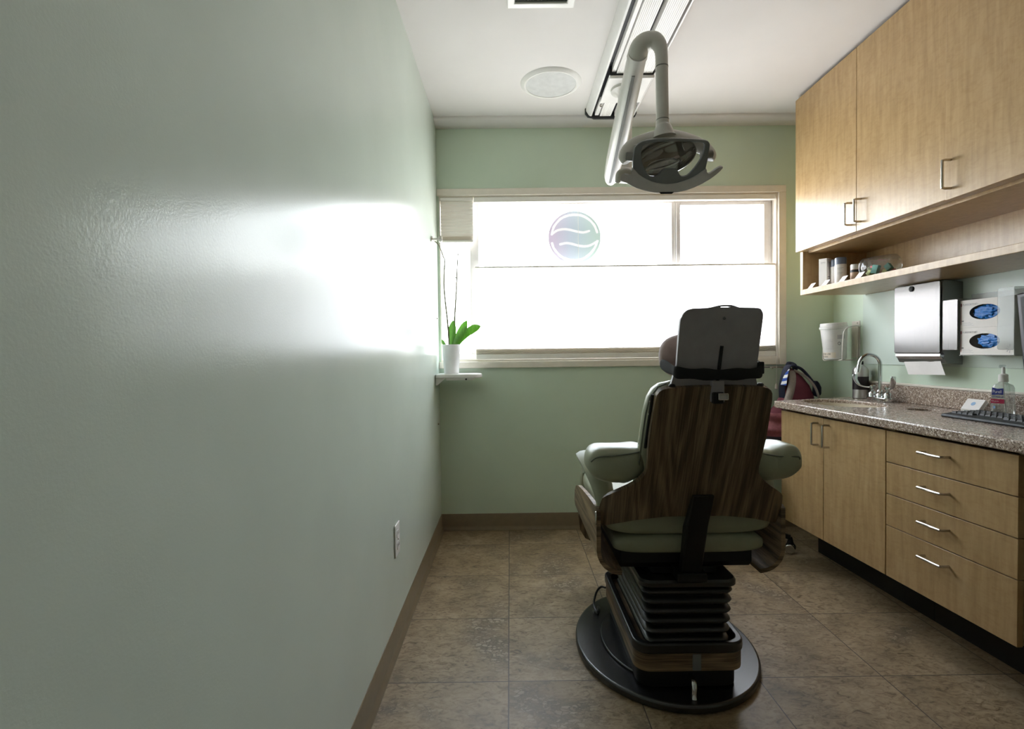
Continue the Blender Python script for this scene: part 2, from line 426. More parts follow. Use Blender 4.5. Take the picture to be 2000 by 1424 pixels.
def tube(bm, pts, r, seg=10, rx=None, mi=0, closed=False, hint=None):
    """sweep a round (or r by rx oval) section; r may be a list"""
    P = [Vector(p) for p in pts]; n = len(P)
    rs = r if isinstance(r, (list, tuple)) else [r] * n
    rxs = rx if isinstance(rx, (list, tuple)) else [rx] * n
    if closed:
        fr = []; up = None
        for i in range(n):
            t = (P[(i + 1) % n] - P[i - 1]).normalized()
            if up is None: up = Vector(hint) if hint else (Vector((0, 0, 1)) if abs(t.z) < 0.9 else Vector((0, 1, 0)))
            s = t.cross(up).normalized(); up = s.cross(t).normalized(); fr.append((t, s, up))
    else: fr = frames(P)
    if hint:
        h = Vector(hint); fr = [(t, t.cross(h).normalized(), h - t * h.dot(t)) for t, s, u in fr]; fr = [(t, s, u.normalized()) for t, s, u in fr]
    rings = []
    for i in range(n):
        t, s, u = fr[i]; a = rs[i]; b = rxs[i] if rxs[i] is not None else a
        rings.append([bm.verts.new(P[i] + s * (b * math.cos(2 * PI * k / seg)) + u * (a * math.sin(2 * PI * k / seg))) for k in range(seg)])
    for i in range(n - (0 if closed else 1)):
        A, Bb = rings[i], rings[(i + 1) % n]
        for k in range(seg):
            bm.faces.new((A[k], A[(k + 1) % seg], Bb[(k + 1) % seg], Bb[k])).material_index = mi
    if not closed:
        bm.faces.new(rings[0][::-1]).material_index = mi; bm.faces.new(rings[-1]).material_index = mi
    return bm
def lathe(bm, prof, c=(0, 0, 0), seg=32, sx=1.0, sy=1.0, cap=True, mi=0, T=None):
    c = Vector(c); rings = []; new = []
    for r, z in prof:
        ring = [bm.verts.new(c + Vector((r * sx * math.cos(2 * PI * k / seg), r * sy * math.sin(2 * PI * k / seg), z))) for k in range(seg)]
        rings.append(ring); new += ring
    for A, Bb in zip(rings, rings[1:]):
        for k in range(seg): bm.faces.new((A[k], A[(k + 1) % seg], Bb[(k + 1) % seg], Bb[k])).material_index = mi
    if cap:
        bm.faces.new(rings[0][::-1]).material_index = mi; bm.faces.new(rings[-1]).material_index = mi
    if T: bmesh.ops.transform(bm, matrix=T, verts=new)
    return bm
def poly(bm, outer, d0, d1, f=None, holes=(), mi=0):
    """extrude a 2D outline (with holes) between depths d0 and d1; f(a, b, d) -> xyz"""
    f = f or (lambda a, b, d: (a, b, d))
    loops0, loops1 = [], []; e0, e1 = [], []
    for lp in [outer] + list(holes):
        a = [bm.verts.new(f(x, y, d0)) for x, y in lp]; b = [bm.verts.new(f(x, y, d1)) for x, y in lp]
        loops0.append(a); loops1.append(b); n = len(lp)
        for i in range(n):
            bm.faces.new((a[i], a[(i + 1) % n], b[(i + 1) % n], b[i])).material_index = mi
            e0.append(bm.edges.get((a[i], a[(i + 1) % n]))); e1.append(bm.edges.get((b[i], b[(i + 1) % n])))
    if holes:
        for ee in (e0, e1):
            r = bmesh.ops.triangle_fill(bm, use_beauty=True, use_dissolve=False, edges=ee)
            for g in r['geom']:
                if isinstance(g, bmesh.types.BMFace): g.material_index = mi
    else:
        bm.faces.new(loops0[0][::-1]).material_index = mi; bm.faces.new(loops1[0]).material_index = mi
    return bm
def ell(cx, cy, a, b, n=40, rot=0.0):
    return [(cx + a * math.cos(t) * math.cos(rot) - b * math.sin(t) * math.sin(rot), cy + a * math.cos(t) * math.sin(rot) + b * math.sin(t) * math.cos(rot)) for t in [2 * PI * i / n for i in range(n)]]
def rrect(x0, x1, y0, y1, r, n=5):
    out = []
    for cx, cy, a0 in ((x1 - r, y1 - r, 0), (x0 + r, y1 - r, PI / 2), (x0 + r, y0 + r, PI), (x1 - r, y0 + r, 1.5 * PI)):
        out += [(cx + r * math.cos(a0 + PI / 2 * i / n), cy + r * math.sin(a0 + PI / 2 * i / n)) for i in range(n + 1)]
    return out
def smooth2(pts, n=4, closed=True):
    return [(v.x, v.y) for v in smoothpath([(a, b, 0) for a, b in pts], n, closed)]
XZ = lambda a, b, d: (a, d, b)      # outline in X-Z, depth Y
YZ = lambda a, b, d: (d, a, b)      # outline in Y-Z, depth X
def loft(bm, rings, cap=True, mi=0):
    R = [[bm.verts.new(p) for p in r] for r in rings]; n = len(R[0])
    for A, Bb in zip(R, R[1:]):
        for k in range(n): bm.faces.new((A[k], A[(k + 1) % n], Bb[(k + 1) % n], Bb[k])).material_index = mi
    if cap: bm.faces.new(R[0][::-1]).material_index = mi; bm.faces.new(R[-1]).material_index = mi
    return bm
def sheet(bm, grid, thick, mi=0):
    """grid[i][j] of points -> solid sheet of the given thickness"""
    G = [[Vector(p) for p in row] for row in grid]; n, m = len(G), len(G[0])
    nor = [[None] * m for _ in range(n)]
    for i in range(n):
        for j in range(m):
            a = G[min(i + 1, n - 1)][j] - G[max(i - 1, 0)][j]; b = G[i][min(j + 1, m - 1)] - G[i][max(j - 1, 0)]
            nor[i][j] = a.cross(b).normalized()
    T = [[bm.verts.new(G[i][j] + nor[i][j] * thick / 2) for j in range(m)] for i in range(n)]
    U = [[bm.verts.new(G[i][j] - nor[i][j] * thick / 2) for j in range(m)] for i in range(n)]
    for i in range(n - 1):
        for j in range(m - 1):
            bm.faces.new((T[i][j], T[i + 1][j], T[i + 1][j + 1], T[i][j + 1])); bm.faces.new((U[i][j], U[i][j + 1], U[i + 1][j + 1], U[i + 1][j]))
    for i in range(n - 1):
        for j in (0, m - 1): bm.faces.new((T[i][j], U[i][j], U[i + 1][j], T[i + 1][j]))
    for j in range(m - 1):
        for i in (0, n - 1): bm.faces.new((T[i][j], T[i][j + 1], U[i][j + 1], U[i][j]))
    return bm
def basis(o, x, y):
    x = Vector(x).normalized(); y = Vector(y); z = x.cross(y).normalized(); y = z.cross(x)
    return Matrix(((x.x, y.x, z.x, o[0]), (x.y, y.y, z.y, o[1]), (x.z, y.z, z.z, o[2]), (0, 0, 0, 1)))
_dg = None
def text_bm(s, size, T=None, depth=0.0003, wrap=None, align='LEFT'):
    cu = bpy.data.curves.new('t', 'FONT'); cu.body = s; cu.size = size; cu.extrude = depth; cu.align_x = align
    o = bpy.data.objects.new('t', cu); COL.objects.link(o)
    bpy.context.view_layer.update()
    me = bpy.data.meshes.new_from_object(o.evaluated_get(bpy.context.evaluated_depsgraph_get()))
    bpy.data.objects.remove(o); bpy.data.curves.remove(cu)
    bm = nb(); bm.from_mesh(me); bpy.data.meshes.remove(me)
    if wrap:
        for v in bm.verts: v.co = wrap(v.co)
    if T: bmesh.ops.transform(bm, matrix=T, verts=bm.verts[:])
    return bm

# ================================================================== THE ROOM
struct('floor', B(-0.1, W + 0.1, FRONT - 0.1, D + 0.1, -0.06, 0.0), M['floor'])
struct('ceiling', B(-0.1, W + 0.1, FRONT - 0.1, D + 0.2, H, H + 0.06), M['ceil'])
struct('wall_left', B(-0.1, 0.0, FRONT - 0.1, D, 0, H), M['mint'])
struct('wall_right', B(W, W + 0.1, FRONT - 0.1, D + 0.12, 0, H), M['mint_matte'])
struct('wall_front', B(-0.1, W + 0.1, FRONT - 0.1, FRONT, 0, H), M['dim'])
OX0, OX1, OZ0, OZ1 = 0.012, 2.045, 1.02, 2.014
bm = poly(nb(), [(-0.1, 0), (W + 0.1, 0), (W + 0.1, H + 0.05), (-0.1, H + 0.05)], D, D + 0.14, XZ, holes=[[(OX0, OZ0), (OX1, OZ0), (OX1, OZ1), (OX0, OZ1)]])
struct('wall_back', bm, M['mint_matte'])
# rounded plaster cove where the ceiling meets the window wall
prof = [(D, H - 0.034), (D, H), (D - 0.09, H)] + [(D - 0.09 * math.cos(t) , H - 0.034 * math.sin(t)) for t in [PI / 2 * i / 8 for i in range(1, 8)]]
bm = nb(); poly(bm, prof, 0.0, W, YZ); struct('trim_1', bm, M['ceil'])

def base_strip(name, a, b, inward):
    """coved vinyl base with a small toe, along a->b, facing inward"""
    a, b, n = Vector(a), Vector(b), Vector(inward)
    prof = [(0, 0), (0.016, 0), (0.016, 0.006), (0.007, 0.014), (0.004, 0.028), (0.004, 0.096), (0.002, 0.100), (0, 0.100)]
    bm = loft(nb(), [[tuple(p + n * d + Vector((0, 0, z))) for d, z in prof] for p in (a, b)])
    struct(name, bm, M['base'], angle=50)
base_strip('baseboard_left', (0, FRONT, 0), (0, D, 0), (1, 0, 0))
base_strip('baseboard_back', (0.0, D, 0), (W, D, 0), (0, -1, 0))
base_strip('baseboard_right', (W, FRONT, 0), (W, D, 0), (-1, 0, 0))

# ------------------------------------------------------------------ window
win = thing('window_1', 'wide white framed window with cream casing in the mint end wall', 'window', (1.03, D, OZ0))
win['kind'] = 'structure'
bm = nb()
box(bm, 0.001, 2.087, D - 0.016, D, OZ1 - 0.002, 2.053)
box(bm, 2.043, 2.087, D - 0.016, D, 0.982, OZ1 - 0.002)
box(bm, 0.001, 2.043, D - 0.016, D, 0.982, OZ0 + 0.001)
obj('casing', bm, M['trim'], win, bev=0.003)
bm = nb()
box(bm, OX0, OX1, D, D + 0.135, OZ1 - 0.008, OZ1); box(bm, OX0, OX1, D, D + 0.135, OZ0, OZ0 + 0.012)
box(bm, OX0, OX0 + 0.006, D, D + 0.135, OZ0 + 0.012, OZ1 - 0.008); box(bm, OX1 - 0.012, OX1, D, D + 0.135, OZ0 + 0.012, OZ1 - 0.008)
obj('jamb', bm, M['trim'], win)
Y0, Y1 = 3.195, 3.262
x0, x1, z0, z1 = OX0 + 0.006, OX1 - 0.012, OZ0 + 0.012, OZ1 - 0.008
bm = nb()
box(bm, x0, x1, Y0, Y1, 1.974, z1); box(bm, x0, x1, Y0, Y1, z0, 1.070)
box(bm, 0.189, 0.244, Y0, Y1, 1.07, 1.974); box(bm, 2.012, x1, Y0, Y1, 1.07, 1.974)
box(bm, 1.421, 1.448, Y0, Y1, 1.07, 1.974)
obj('window_frame', bm, M['sash'], win, bev=0.003)
bm = nb()                                                     # sliding sash on the right
box(bm, 1.448, 1.474, Y0 - 0.006, Y1 - 0.02, 1.07, 1.974); box(bm, 1.984, 2.012, Y0 - 0.006, Y1 - 0.02, 1.07, 1.974)
box(bm, 1.474, 1.984, Y0 - 0.006, Y1 - 0.02, 1.957, 1.974); box(bm, 1.474, 1.984, Y0 - 0.006, Y1 - 0.02, 1.07, 1.095)
obj('sliding_sash', bm, M['sash'], win, bev=0.003)
for a, b in ((x0, 0.189), (0.244, 1.421), (1.474, 1.984)):
    obj('glass_pane', B(a, b, 3.232, 3.236, 1.07, 1.974), M['glass'], win)
bm = nb(); tube(bm, smoothpath([(0.212, 3.193, 1.47), (0.212, 3.178, 1.46), (0.213, 3.174, 1.40), (0.213, 3.176, 1.36)], 4), 0.005, 8)
obj('latch_handle', bm, M['sash'], win)
# round sticker on the inside of the glass: a disc with a ring and two waves
cx, cz, R = 0.833, 1.778, 0.162
sd = R / 590.0                                                 # drawing units of the mark
strokes = []
for pts in ([(205, 655), (262, 480), (400, 320), (560, 245), (720, 225), (880, 245), (1040, 330), (1160, 460), (1228, 620)],
            [(205, 655), (330, 570), (480, 543), (620, 560), (780, 600), (920, 618), (1045, 590)],
            [(213, 855), (262, 985), (400, 1140), (560, 1215), (720, 1238), (880, 1215), (1040, 1120), (1160, 980), (1236, 815)],
            [(395, 880), (520, 855), (640, 868), (800, 912), (950, 930), (1090, 900), (1236, 815)]):
    strokes += smooth2([((u - 717) * sd, -(v - 730) * sd) for u, v in pts], 10, False)
bm = nb(); NR, NA = 84, 260; prev = None                          # fine polar mesh so the strokes are cut out of the film
for i in range(NR + 1):
    r_ = R * i / NR
    ring = [bm.verts.new((cx, 3.229, cz))] if i == 0 else [bm.verts.new((cx + r_ * math.cos(2 * PI * k / NA), 3.229, cz + r_ * math.sin(2 * PI * k / NA))) for k in range(NA)]
    if i:
        for k in range(NA):
            f = bm.faces.new((prev[0], ring[k], ring[(k + 1) % NA])) if i == 1 else bm.faces.new((prev[k], ring[k], ring[(k + 1) % NA], prev[(k + 1) % NA]))
            c_ = f.calc_center_median(); px, pz = c_.x - cx, c_.z - cz
            if min((px - x) ** 2 + (pz - z) ** 2 for x, z in strokes) < (27 * sd) ** 2: f.material_index = 1
    prev = ring
obj('window_sticker', bm, [M['decal'], M['decalw']], win)

def pleats(x0, x1, y, z0, z1, pitch, depth):
    n = max(2, round((z1 - z0) / pitch)); bm = nb()
    for side in (-1, 1):
        rows = []
        for i in range(2 * n + 1):
            z = z0 + (z1 - z0) * i / (2 * n); d = (0.0015 if i % 2 == 0 else depth) * side
            rows.append((bm.verts.new((x0, y + d, z)), bm.verts.new((x1, y + d, z))))
        for a, b in zip(rows, rows[1:]): bm.faces.new((a[0], a[1], b[1], b[0]))
    return bm
sh = thing('cellular_shade', 'wide white pleated shade covering the lower part of the window', 'window shade', (1.13, 3.15, 1.045), 'cellular shades')
obj('shade_fabric', pleats(0.222, 2.030, 3.152, 1.098, 1.582, 0.0195, 0.006), M['shade'], sh, angle=10)
obj('gathered_pleats', pleats(0.222, 2.030, 3.152, 1.064, 1.098, 0.006, 0.013), M['shade_dense'], sh, angle=10)
obj('bottom_rail', B(0.222, 2.030, 3.138, 3.166, 1.034, 1.064), M['rail'], sh, bev=0.003)
obj('middle_rail', B(0.222, 2.030, 3.142, 3.162, 1.582, 1.592), M['rail'], sh, bev=0.002)
obj('headrail', B(0.220, 2.032, 3.136, 3.168, 1.974, 2.005), M['rail'], sh, bev=0.004)
for x in (0.30, 0.846, 1.425, 1.945):
    obj('lift_cord', tube(nb(), [(x, 3.15, 1.975), (x, 3.15, 1.59)], 0.0012, 6), M['cord'], sh)
bm = nb(); tube(bm, smoothpath([(2.024, 3.134, 1.99), (2.03, 3.118, 1.90), (2.031, 3.112, 1.5), (2.022, 3.113, 1.0), (2.019, 3.114, 0.862)], 5), 0.0016, 6)
obj('pull_cord', bm, M['cord'], sh)
bm = nb(); lathe(bm, [(0.003, -0.016), (0.008, -0.012), (0.006, 0.010), (0.002, 0.018)], (2.019, 3.114, 0.850), 10); obj('cord_tassel', bm, M['cord'], sh)
sh = thing('cellular_shade', 'small raised pleated shade over the narrow left window pane', 'window shade', (0.115, 3.15, 1.74), 'cellular shades')
obj('shade_fabric', pleats(0.020, 0.214, 3.152, 1.775, 1.985, 0.019, 0.006), M['shade_small'], sh, angle=10)
obj('gathered_pleats', pleats(0.020, 0.214, 3.152, 1.750, 1.775, 0.005, 0.012), M['shade_dense'], sh, angle=10)
obj('bottom_rail', B(0.020, 0.215, 3.140, 3.164, 1.738, 1.750), M['rail'], sh, bev=0.003)
obj('headrail', B(0.019, 0.216, 3.138, 3.166, 1.985, 2.005), M['rail'], sh, bev=0.003)

# ------------------------------------------------------------------ left wall and corner
t = thing('wall_outlet', 'white electrical outlet low on the left wall', 'outlet', (0, 1.90, 0.34))
obj('cover_plate', B(0.0005, 0.006, 1.865, 1.937, 0.334, 0.452), M['white'], t, bev=0.003)
for z in (0.372, 0.414):
    bm = nb(); poly(bm, rrect(1.884, 1.918, z - 0.014, z + 0.014, 0.008), 0.006, 0.0085, YZ); so = obj('socket', bm, M['white'], t)
    bm = nb()
    for y in (1.894, 1.907): box(bm, 0.0085, 0.009, y, y + 0.0022, z - 0.002, z + 0.007)
    obj('socket_slot', bm, M['ink'], so)
bm = nb(); lathe(bm, [(0.003, 0), (0.003, 0.002), (0.001, 0.003)], seg=10, T=basis((0.006, 1.901, 0.393), (0, 1, 0), (0, 0, 1))); obj('screw', bm, M['nickel'], t)

t = thing('coat_hook', 'small brushed metal knob hook on the left wall by the window', 'hook', (0, 2.887, 1.703))
obj('wall_flange', lathe(nb(), [(0.016, 0), (0.016, 0.005), (0.014, 0.007)], seg=20, T=basis((0.0005, 2.887, 1.703), (0, 1, 0), (0, 0, 1))), M['nickel'], t)
obj('post', lathe(nb(), [(0.006, 0.006), (0.006, 0.042)], seg=14, T=basis((0, 2.887, 1.703), (0, 1, 0), (0, 0, 1))), M['nickel'], t)
obj('knob', lathe(nb(), [(0.0165, 0.042), (0.018, 0.044), (0.018, 0.058), (0.0165, 0.060)], seg=22, T=basis((0, 2.887, 1.703), (0, 1, 0), (0, 0, 1))), M['nickel'], t)
for (y, z, l) in ((3.055, 1.278, 'tiny metal screw head in left wall beside the orchid stems'), (3.034, 0.663, 'tiny metal screw head in left wall below the corner shelf')):
    bm = lathe(nb(), [(0.005, 0), (0.005, 0.005), (0.003, 0.008)], seg=12, T=basis((0.0005, y, z), (0, 1, 0), (0, 0, 1)))
    obj('wall_screw', bm, M['nickel'], label=l, cat='screw')

t = thing('corner_shelf', 'white round-ended shelf on brackets in the left window corner', 'shelf', (0.13, 3.04, 0.905))
out = [(0.002, 3.122), (0.002, 2.945), (0.20, 2.945)] + [(0.20 + 0.062 * math.sin(a), 3.0335 - 0.0885 * math.cos(a)) for a in [PI * i / 12 for i in range(1, 12)]] + [(0.20, 3.122)]
obj('shelf_board', poly(nb(), out, 0.932, 0.955), M['white'], t, bev=0.006, seg=3)
obj('underboard', B(0.060, 0.215, 2.965, 3.105, 0.919, 0.932), M['white'], t, bev=0.002)
obj('bracket', poly(nb(), [(0.002, 0.931), (0.055, 0.931), (0.012, 0.892), (0.002, 0.892)], 2.96, 2.975, XZ), M['white'], t, bev=0.002)
obj('screw', lathe(nb(), [(0.005, 0), (0.005, 0.004), (0.002, 0.006)], (0, 0, 0), 10, T=basis((0.175, 2.965, 0.925), (1, 0, 0), (0, 0, 1))), M['ink'], t)

t = thing('potted_orchid', 'orchid with green leaves and bare stems in a white pot on corner shelf', 'plant', (0.085, 3.035, 0.955))
pc = (0.085, 3.035, 0.956)
obj('pot', lathe(nb(), [(0.041, 0.0), (0.043, 0.004), (0.0535, 0.160), (0.0545, 0.166), (0.052, 0.168), (0.049, 0.164), (0.047, 0.13), (0.045, 0.128)], pc, 40), M['ceramic'], t)
obj('bark_soil', lathe(nb(), [(0.0465, 0.134), (0.0475, 0.146), (0.03, 0.150), (0.01, 0.153)], pc, 24), M['soil'], t)
def leaf(pts, wd, yo, cup=0.12):
    """strap leaf along a spine of (x, z, y) points, broad side towards the room"""
    P = smoothpath([(x, pc[1] + yo + y, z) for x, z, y in pts], 5); n = len(P); grid = []
    for i, p in enumerate(P):
        u = i / (n - 1); t_ = (P[min(i + 1, n - 1)] - P[max(i - 1, 0)]).normalized(); s_ = t_.cross(Vector((0.15, 1, 0))).normalized()
        w = wd * max(0.04, (0.42 + 0.58 * math.sin(PI * min(1, u * 1.05) * 0.9)) * (1 - max(0, (u - 0.72) / 0.28) ** 2.2))
        grid.append([p + s_ * (w * k / 2) + Vector((0, cup * abs(k) * w, 0)) for k in (-1, -0.5, 0, 0.5, 1)])
    return sheet(nb(), grid, 0.0022)
for pts, wd, yo in (([(.088, 1.100, 0), (.0905, 1.165, -.004), (.094, 1.215, -.004), (.101, 1.264, 0)], .047, -.012),
                    ([(.098, 1.100, 0), (.125, 1.165, .01), (.150, 1.215, .02), (.175, 1.266, .02)], .050, .016),
                    ([(.092, 1.100, 0), (.120, 1.150, -.012), (.150, 1.190, -.02), (.184, 1.232, -.02)], .036, -.010),
                    ([(.100, 1.100, 0), (.150, 1.165, .006), (.195, 1.205, .012), (.228, 1.222, .02), (.256, 1.231, .03)], .046, .004),
                    ([(.070, 1.100, 0), (.048, 1.120, .0), (.030, 1.155, .01)], .020, .0)):
    obj('leaf', leaf(pts, wd, yo), M['leaf'], t)
top = 1.105
def stem(pts, nodes):
    P = smoothpath(pts, 6); bm = nb(); n = len(P); tube(bm, P, [0.0056 - 0.0030 * i / n for i in range(n)], 8)
    for q_ in nodes: lathe(bm, [(0.0015, -0.006), (0.0045, 0), (0.0015, 0.007)], q_, 8)
    return bm
obj('flower_stem', stem([(0.075, 3.03, top), (0.068, 3.02, 1.25), (0.052, 3.01, 1.45), (0.057, 3.01, 1.60), (0.052, 3.005, 1.625), (0.028, 3.0, 1.69), (0.004, 2.995, 1.715)], [(0.054, 3.01, 1.42), (0.053, 3.01, 1.53), (0.066, 3.02, 1.26)]), M['stem'], t)
obj('flower_stem', stem([(0.098, 3.04, top), (0.110, 3.03, 1.30), (0.122, 3.02, 1.45), (0.129, 3.02, 1.58), (0.134, 3.02, 1.65)], [(0.118, 3.02, 1.51), (0.112, 3.03, 1.33)]), M['stem'], t)

# ------------------------------------------------------------------ ceiling fittings
t = thing('ceiling_speaker', 'round white recessed speaker in the ceiling left of the track', 'speaker', (0.652, 2.69, H - 0.02))
obj('trim_ring', lathe(nb(), [(0.128, -0.001), (0.128, -0.012), (0.136, -0.014), (0.150, -0.006), (0.155, -0.0005)], (0.652, 2.69, H), 56, cap=False), M['white'], t)
obj('speaker_grille', lathe(nb(), [(0.128, -0.002), (0.128, -0.010), (0.09, -0.0125), (0.04, -0.0135), (0.004, -0.014)], (0.652, 2.69, H), 56), M['grille'], t)
t = thing('ceiling_vent', 'white framed square air vent in the ceiling at top edge', 'vent', (0.565, 1.94, H - 0.02))
obj('vent_frame', poly(nb(), [(0.432, 1.83), (0.697, 1.83), (0.697, 2.095), (0.432, 2.095)], H - 0.012, H - 0.0005, holes=[[(0.462, 1.86), (0.667, 1.86), (0.667, 2.065), (0.462, 2.065)]]), M['white'], t, bev=0.004)
bm = nb(); box(bm, 0.462, 0.667, 1.86, 2.065, H - 0.003, H - 0.0008); obj('vent_duct', bm, M['vent'], t)
for i in range(6):
    y = 1.885 + i * 0.031
    obj('vent_louver', box(nb(), -0.1025, 0.1025, -0.011, 0.011, -0.001, 0.001, T=Matrix.Translation((0.5645, y, H - 0.007)) @ Matrix.Rotation(0.25, 4, 'X')), M['vent'], t)

t = thing('ceiling_track', 'long white ribbed equipment track mounted on the ceiling', 'ceiling track', (1.01, 1.9, H - 0.05))
TA, TB = 0.2, 2.965
zc = H - 0.0005
obj('track_side', loft(nb(), [[(0.872, y, zc), (0.872, y, zc - 0.018), (0.886, y, zc - 0.040), (0.894, y, zc - 0.046), (0.903, y, zc - 0.046), (0.903, y, zc)] for y in (TA, TB)]), M['alum'], t)
obj('track_side', loft(nb(), [[(1.152, y, zc), (1.152, y, zc - 0.018), (1.146, y, zc - 0.040), (1.140, y, zc - 0.046), (1.134, y, zc - 0.046), (1.134, y, zc)] for y in (TA, TB)]), M['alum'], t)
obj('track_channel', B(0.903, 1.134, TA, TB, zc - 0.022, zc), M['dkslot'], t)
def ribs(x0, x1, ya, yb, zb, zt, n):
    pr = [(x0, zt), (x0, zb)]
    w = (x1 - x0) / n
    for i in range(n):
        a = x0 + i * w; pr += [(a + w * 0.12, zb - 0.0022), (a + w * 0.72, zb - 0.0022), (a + w * 0.84, zb)]
    pr += [(x1, zb), (x1, zt)]
    return loft(nb(), [[(x, y, z) for x, z in pr] for y in (ya, yb)])
obj('plain_cover_strip', B(0.926, 0.944, TA, 2.50, zc - 0.050, zc - 0.022), M['rib'], t, bev=0.002)
obj('ribbed_cover', ribs(0.948, 1.018, TA, 2.50, zc - 0.055, zc - 0.022, 9), M['rib'], t, angle=20)
obj('ribbed_cover', ribs(1.038, 1.118, TA, 2.50, zc - 0.055, zc - 0.022, 10), M['rib'], t, angle=20)
obj('ribbed_cover', ribs(0.948, 1.010, 2.79, TB - 0.004, zc - 0.046, zc - 0.022, 8), M['rib'], t, angle=20)
obj('ribbed_cover', ribs(1.03, 1.10, 2.79, TB - 0.004, zc - 0.046, zc - 0.022, 9), M['rib'], t, angle=20)
obj('plain_cover_strip', B(0.920, 0.942, 2.79, TB - 0.004, zc - 0.044, zc - 0.022), M['rib'], t, bev=0.002)
obj('cover_end_edge', B(0.916, 1.126, 2.496, 2.508, zc - 0.060, zc - 0.022), M['dkslot'], t, bev=0.002)
capo = [(0.866, zc), (0.866, zc - 0.030), (0.882, zc - 0.050), (0.905, zc - 0.054), (0.915, zc - 0.060), (1.12, zc - 0.060), (1.132, zc - 0.054), (1.148, zc - 0.050), (1.158, zc - 0.030), (1.158, zc)]
obj('end_cap', poly(nb(), capo, TB, TB + 0.014, XZ), M['dkslot'], t, bev=0.003)
for x in (0.931, 1.117):
    obj('bolt', lathe(nb(), [(0.006, -0.001), (0.007, -0.010), (0.004, -0.013)], (x, 2.83, zc - 0.044), 8), M['nickel'], t)

# ------------------------------------------------------------------ dental lamp
lamp = thing('dental_lamp', 'grey dental examination lamp on jointed arm hanging from the ceiling track', 'dental lamp', (1.01, 1.9, 1.70))
bm = nb(); poly(bm, rrect(0.918, 1.130, 2.505, 2.785, 0.012), zc - 0.060, zc - 0.0465)
tro = obj('trolley_plate', bm, M['alum'], lamp, bev=0.004)
obj('trolley_lip', B(0.918, 1.130, 2.500, 2.516, zc - 0.076, zc - 0.0605), M['alum'], tro, bev=0.005)
obj('ceiling_flange', lathe(nb(), [(0.070, -0.060), (0.068, -0.072), (0.045, -0.080), (0.034, -0.095)], (1.018, 2.64, zc), 32), M['lampgrey'], lamp)
obj('drop_post', lathe(nb(), [(0.0325, 1.935), (0.0335, 1.95), (0.0335, zc - 0.09)], (1.018, 2.64, 0), 24), M['lampgrey'], lamp)
bm = nb(); tube(bm, [(1.05, 2.64, 1.957), (0.94, 2.62, 1.957)], 0.040, 20); obj('shoulder_joint', bm, M['lampgrey'], lamp, bev=0.008)
A0, A1 = Vector((0.945, 2.635, 1.952)), Vector((0.912, 1.945, 2.172))
P = [A0 + (A1 - A0) * (i / 12) for i in range(13)]
dirn = (A1 - A0).normalized()
P = [A0 - dirn * 0.035, A0 - dirn * 0.028] + P
rr = [0.018, 0.034] + [0.044, 0.047] + [0.050] * 5 + [0.048] * 3 + [0.046, 0.044, 0.042]
rx = [0.014, 0.026] + [0.034, 0.037] + [0.039] * 5 + [0.038] * 3 + [0.037, 0.036, 0.036]
obj('spring_arm', tube(nb(), P, rr, 24, rx), M['lampgrey'], lamp, angle=50)
# dark seam strip along the under edge of the arm
side = dirn.cross(Vector((0, 0, 1))).normalized(); upv = side.cross(dirn)
def armpt(u, a, b): return A0 + (A1 - A0) * u + side * a + upv * b
dn = -1
g = [[armpt(u, 0.006 * k + 0.010, -0.0492 + 0.0006 * abs(k)) for k in (-1, 0, 1)] for u in [0.02 + 0.9 * i / 10 for i in range(11)]]
obj('seam_strip', sheet(nb(), g, 0.004), M['lampgrey_d'], lamp)
el_pts = smoothpath([tuple(A1 - dirn * 0.02), tuple(A1 + Vector((0.004, -0.012, 0.012))), (0.934, 1.918, 2.196), (0.962, 1.906, 2.193), (0.980, 1.902, 2.170), (0.985, 1.90, 2.140), (0.986, 1.90, 2.095)], 5)
n = len(el_pts)
obj('elbow', tube(nb(), el_pts, [0.0385 - 0.0163 * min(1, i / (n * 0.8)) for i in range(n)], 22), M['lampgrey'], lamp, angle=60)
bm = nb(); lathe(bm, [(0.0232, -0.0018), (0.0236, 0), (0.0232, 0.0018)], (0.986, 1.90, 2.094), 24); obj('joint_ring', bm, M['lampgrey_d'], lamp)
obj('drop_tube', tube(nb(), [(0.986, 1.90, 2.092), (0.988, 1.90, 1.905)], 0.0222, 22), M['lampgrey'], lamp)
bm = nb(); lathe(bm, [(0.0228, -0.0018), (0.0232, 0), (0.0228, 0.0018)], (0.988, 1.90, 1.905), 24); obj('joint_ring', bm, M['lampgrey_d'], lamp)
HC = Vector((1.008, 1.885, 1.752)); TI = math.radians(33)
HU, HV, HN = Vector((1, 0, 0)), Vector((0, -math.sin(TI), math.cos(TI))), Vector((0, -math.cos(TI), -math.sin(TI)))
HT = lambda a, b, d: tuple(HC + HU * a + HV * b + HN * d)
HS = lambda a, b, d: HT(a, b + 0.62 * d, d)
LP = lambda x, y: ((x - 780) / 2200, -(y - 1080) / 2200 / 0.97)
outer = [LP(*p) for p in [(484, 1000), (495, 962), (540, 930), (640, 916), (780, 912), (920, 918), (1020, 926), (1056, 944), (1066, 985), (1066, 1128), (1010, 1175), (950, 1208), (870, 1235), (780, 1246), (690, 1235), (610, 1208), (540, 1170), (488, 1118)]]
inner = [LP(*p) for p in [(540, 985), (560, 952), (640, 938), (780, 932), (920, 936), (1010, 946), (1026, 975), (1022, 1030), (1000, 1090), (965, 1145), (930, 1182), (885, 1186), (858, 1160), (832, 1132), (738, 1132), (712, 1160), (688, 1184), (640, 1186), (598, 1150), (562, 1095), (544, 1040)]]
obj('lens_frame', poly(nb(), smooth2(outer, 2), 0.0, 0.014, HT, holes=[smooth2(inner, 2)]), M['lampdark'], lamp, bev=0.003)
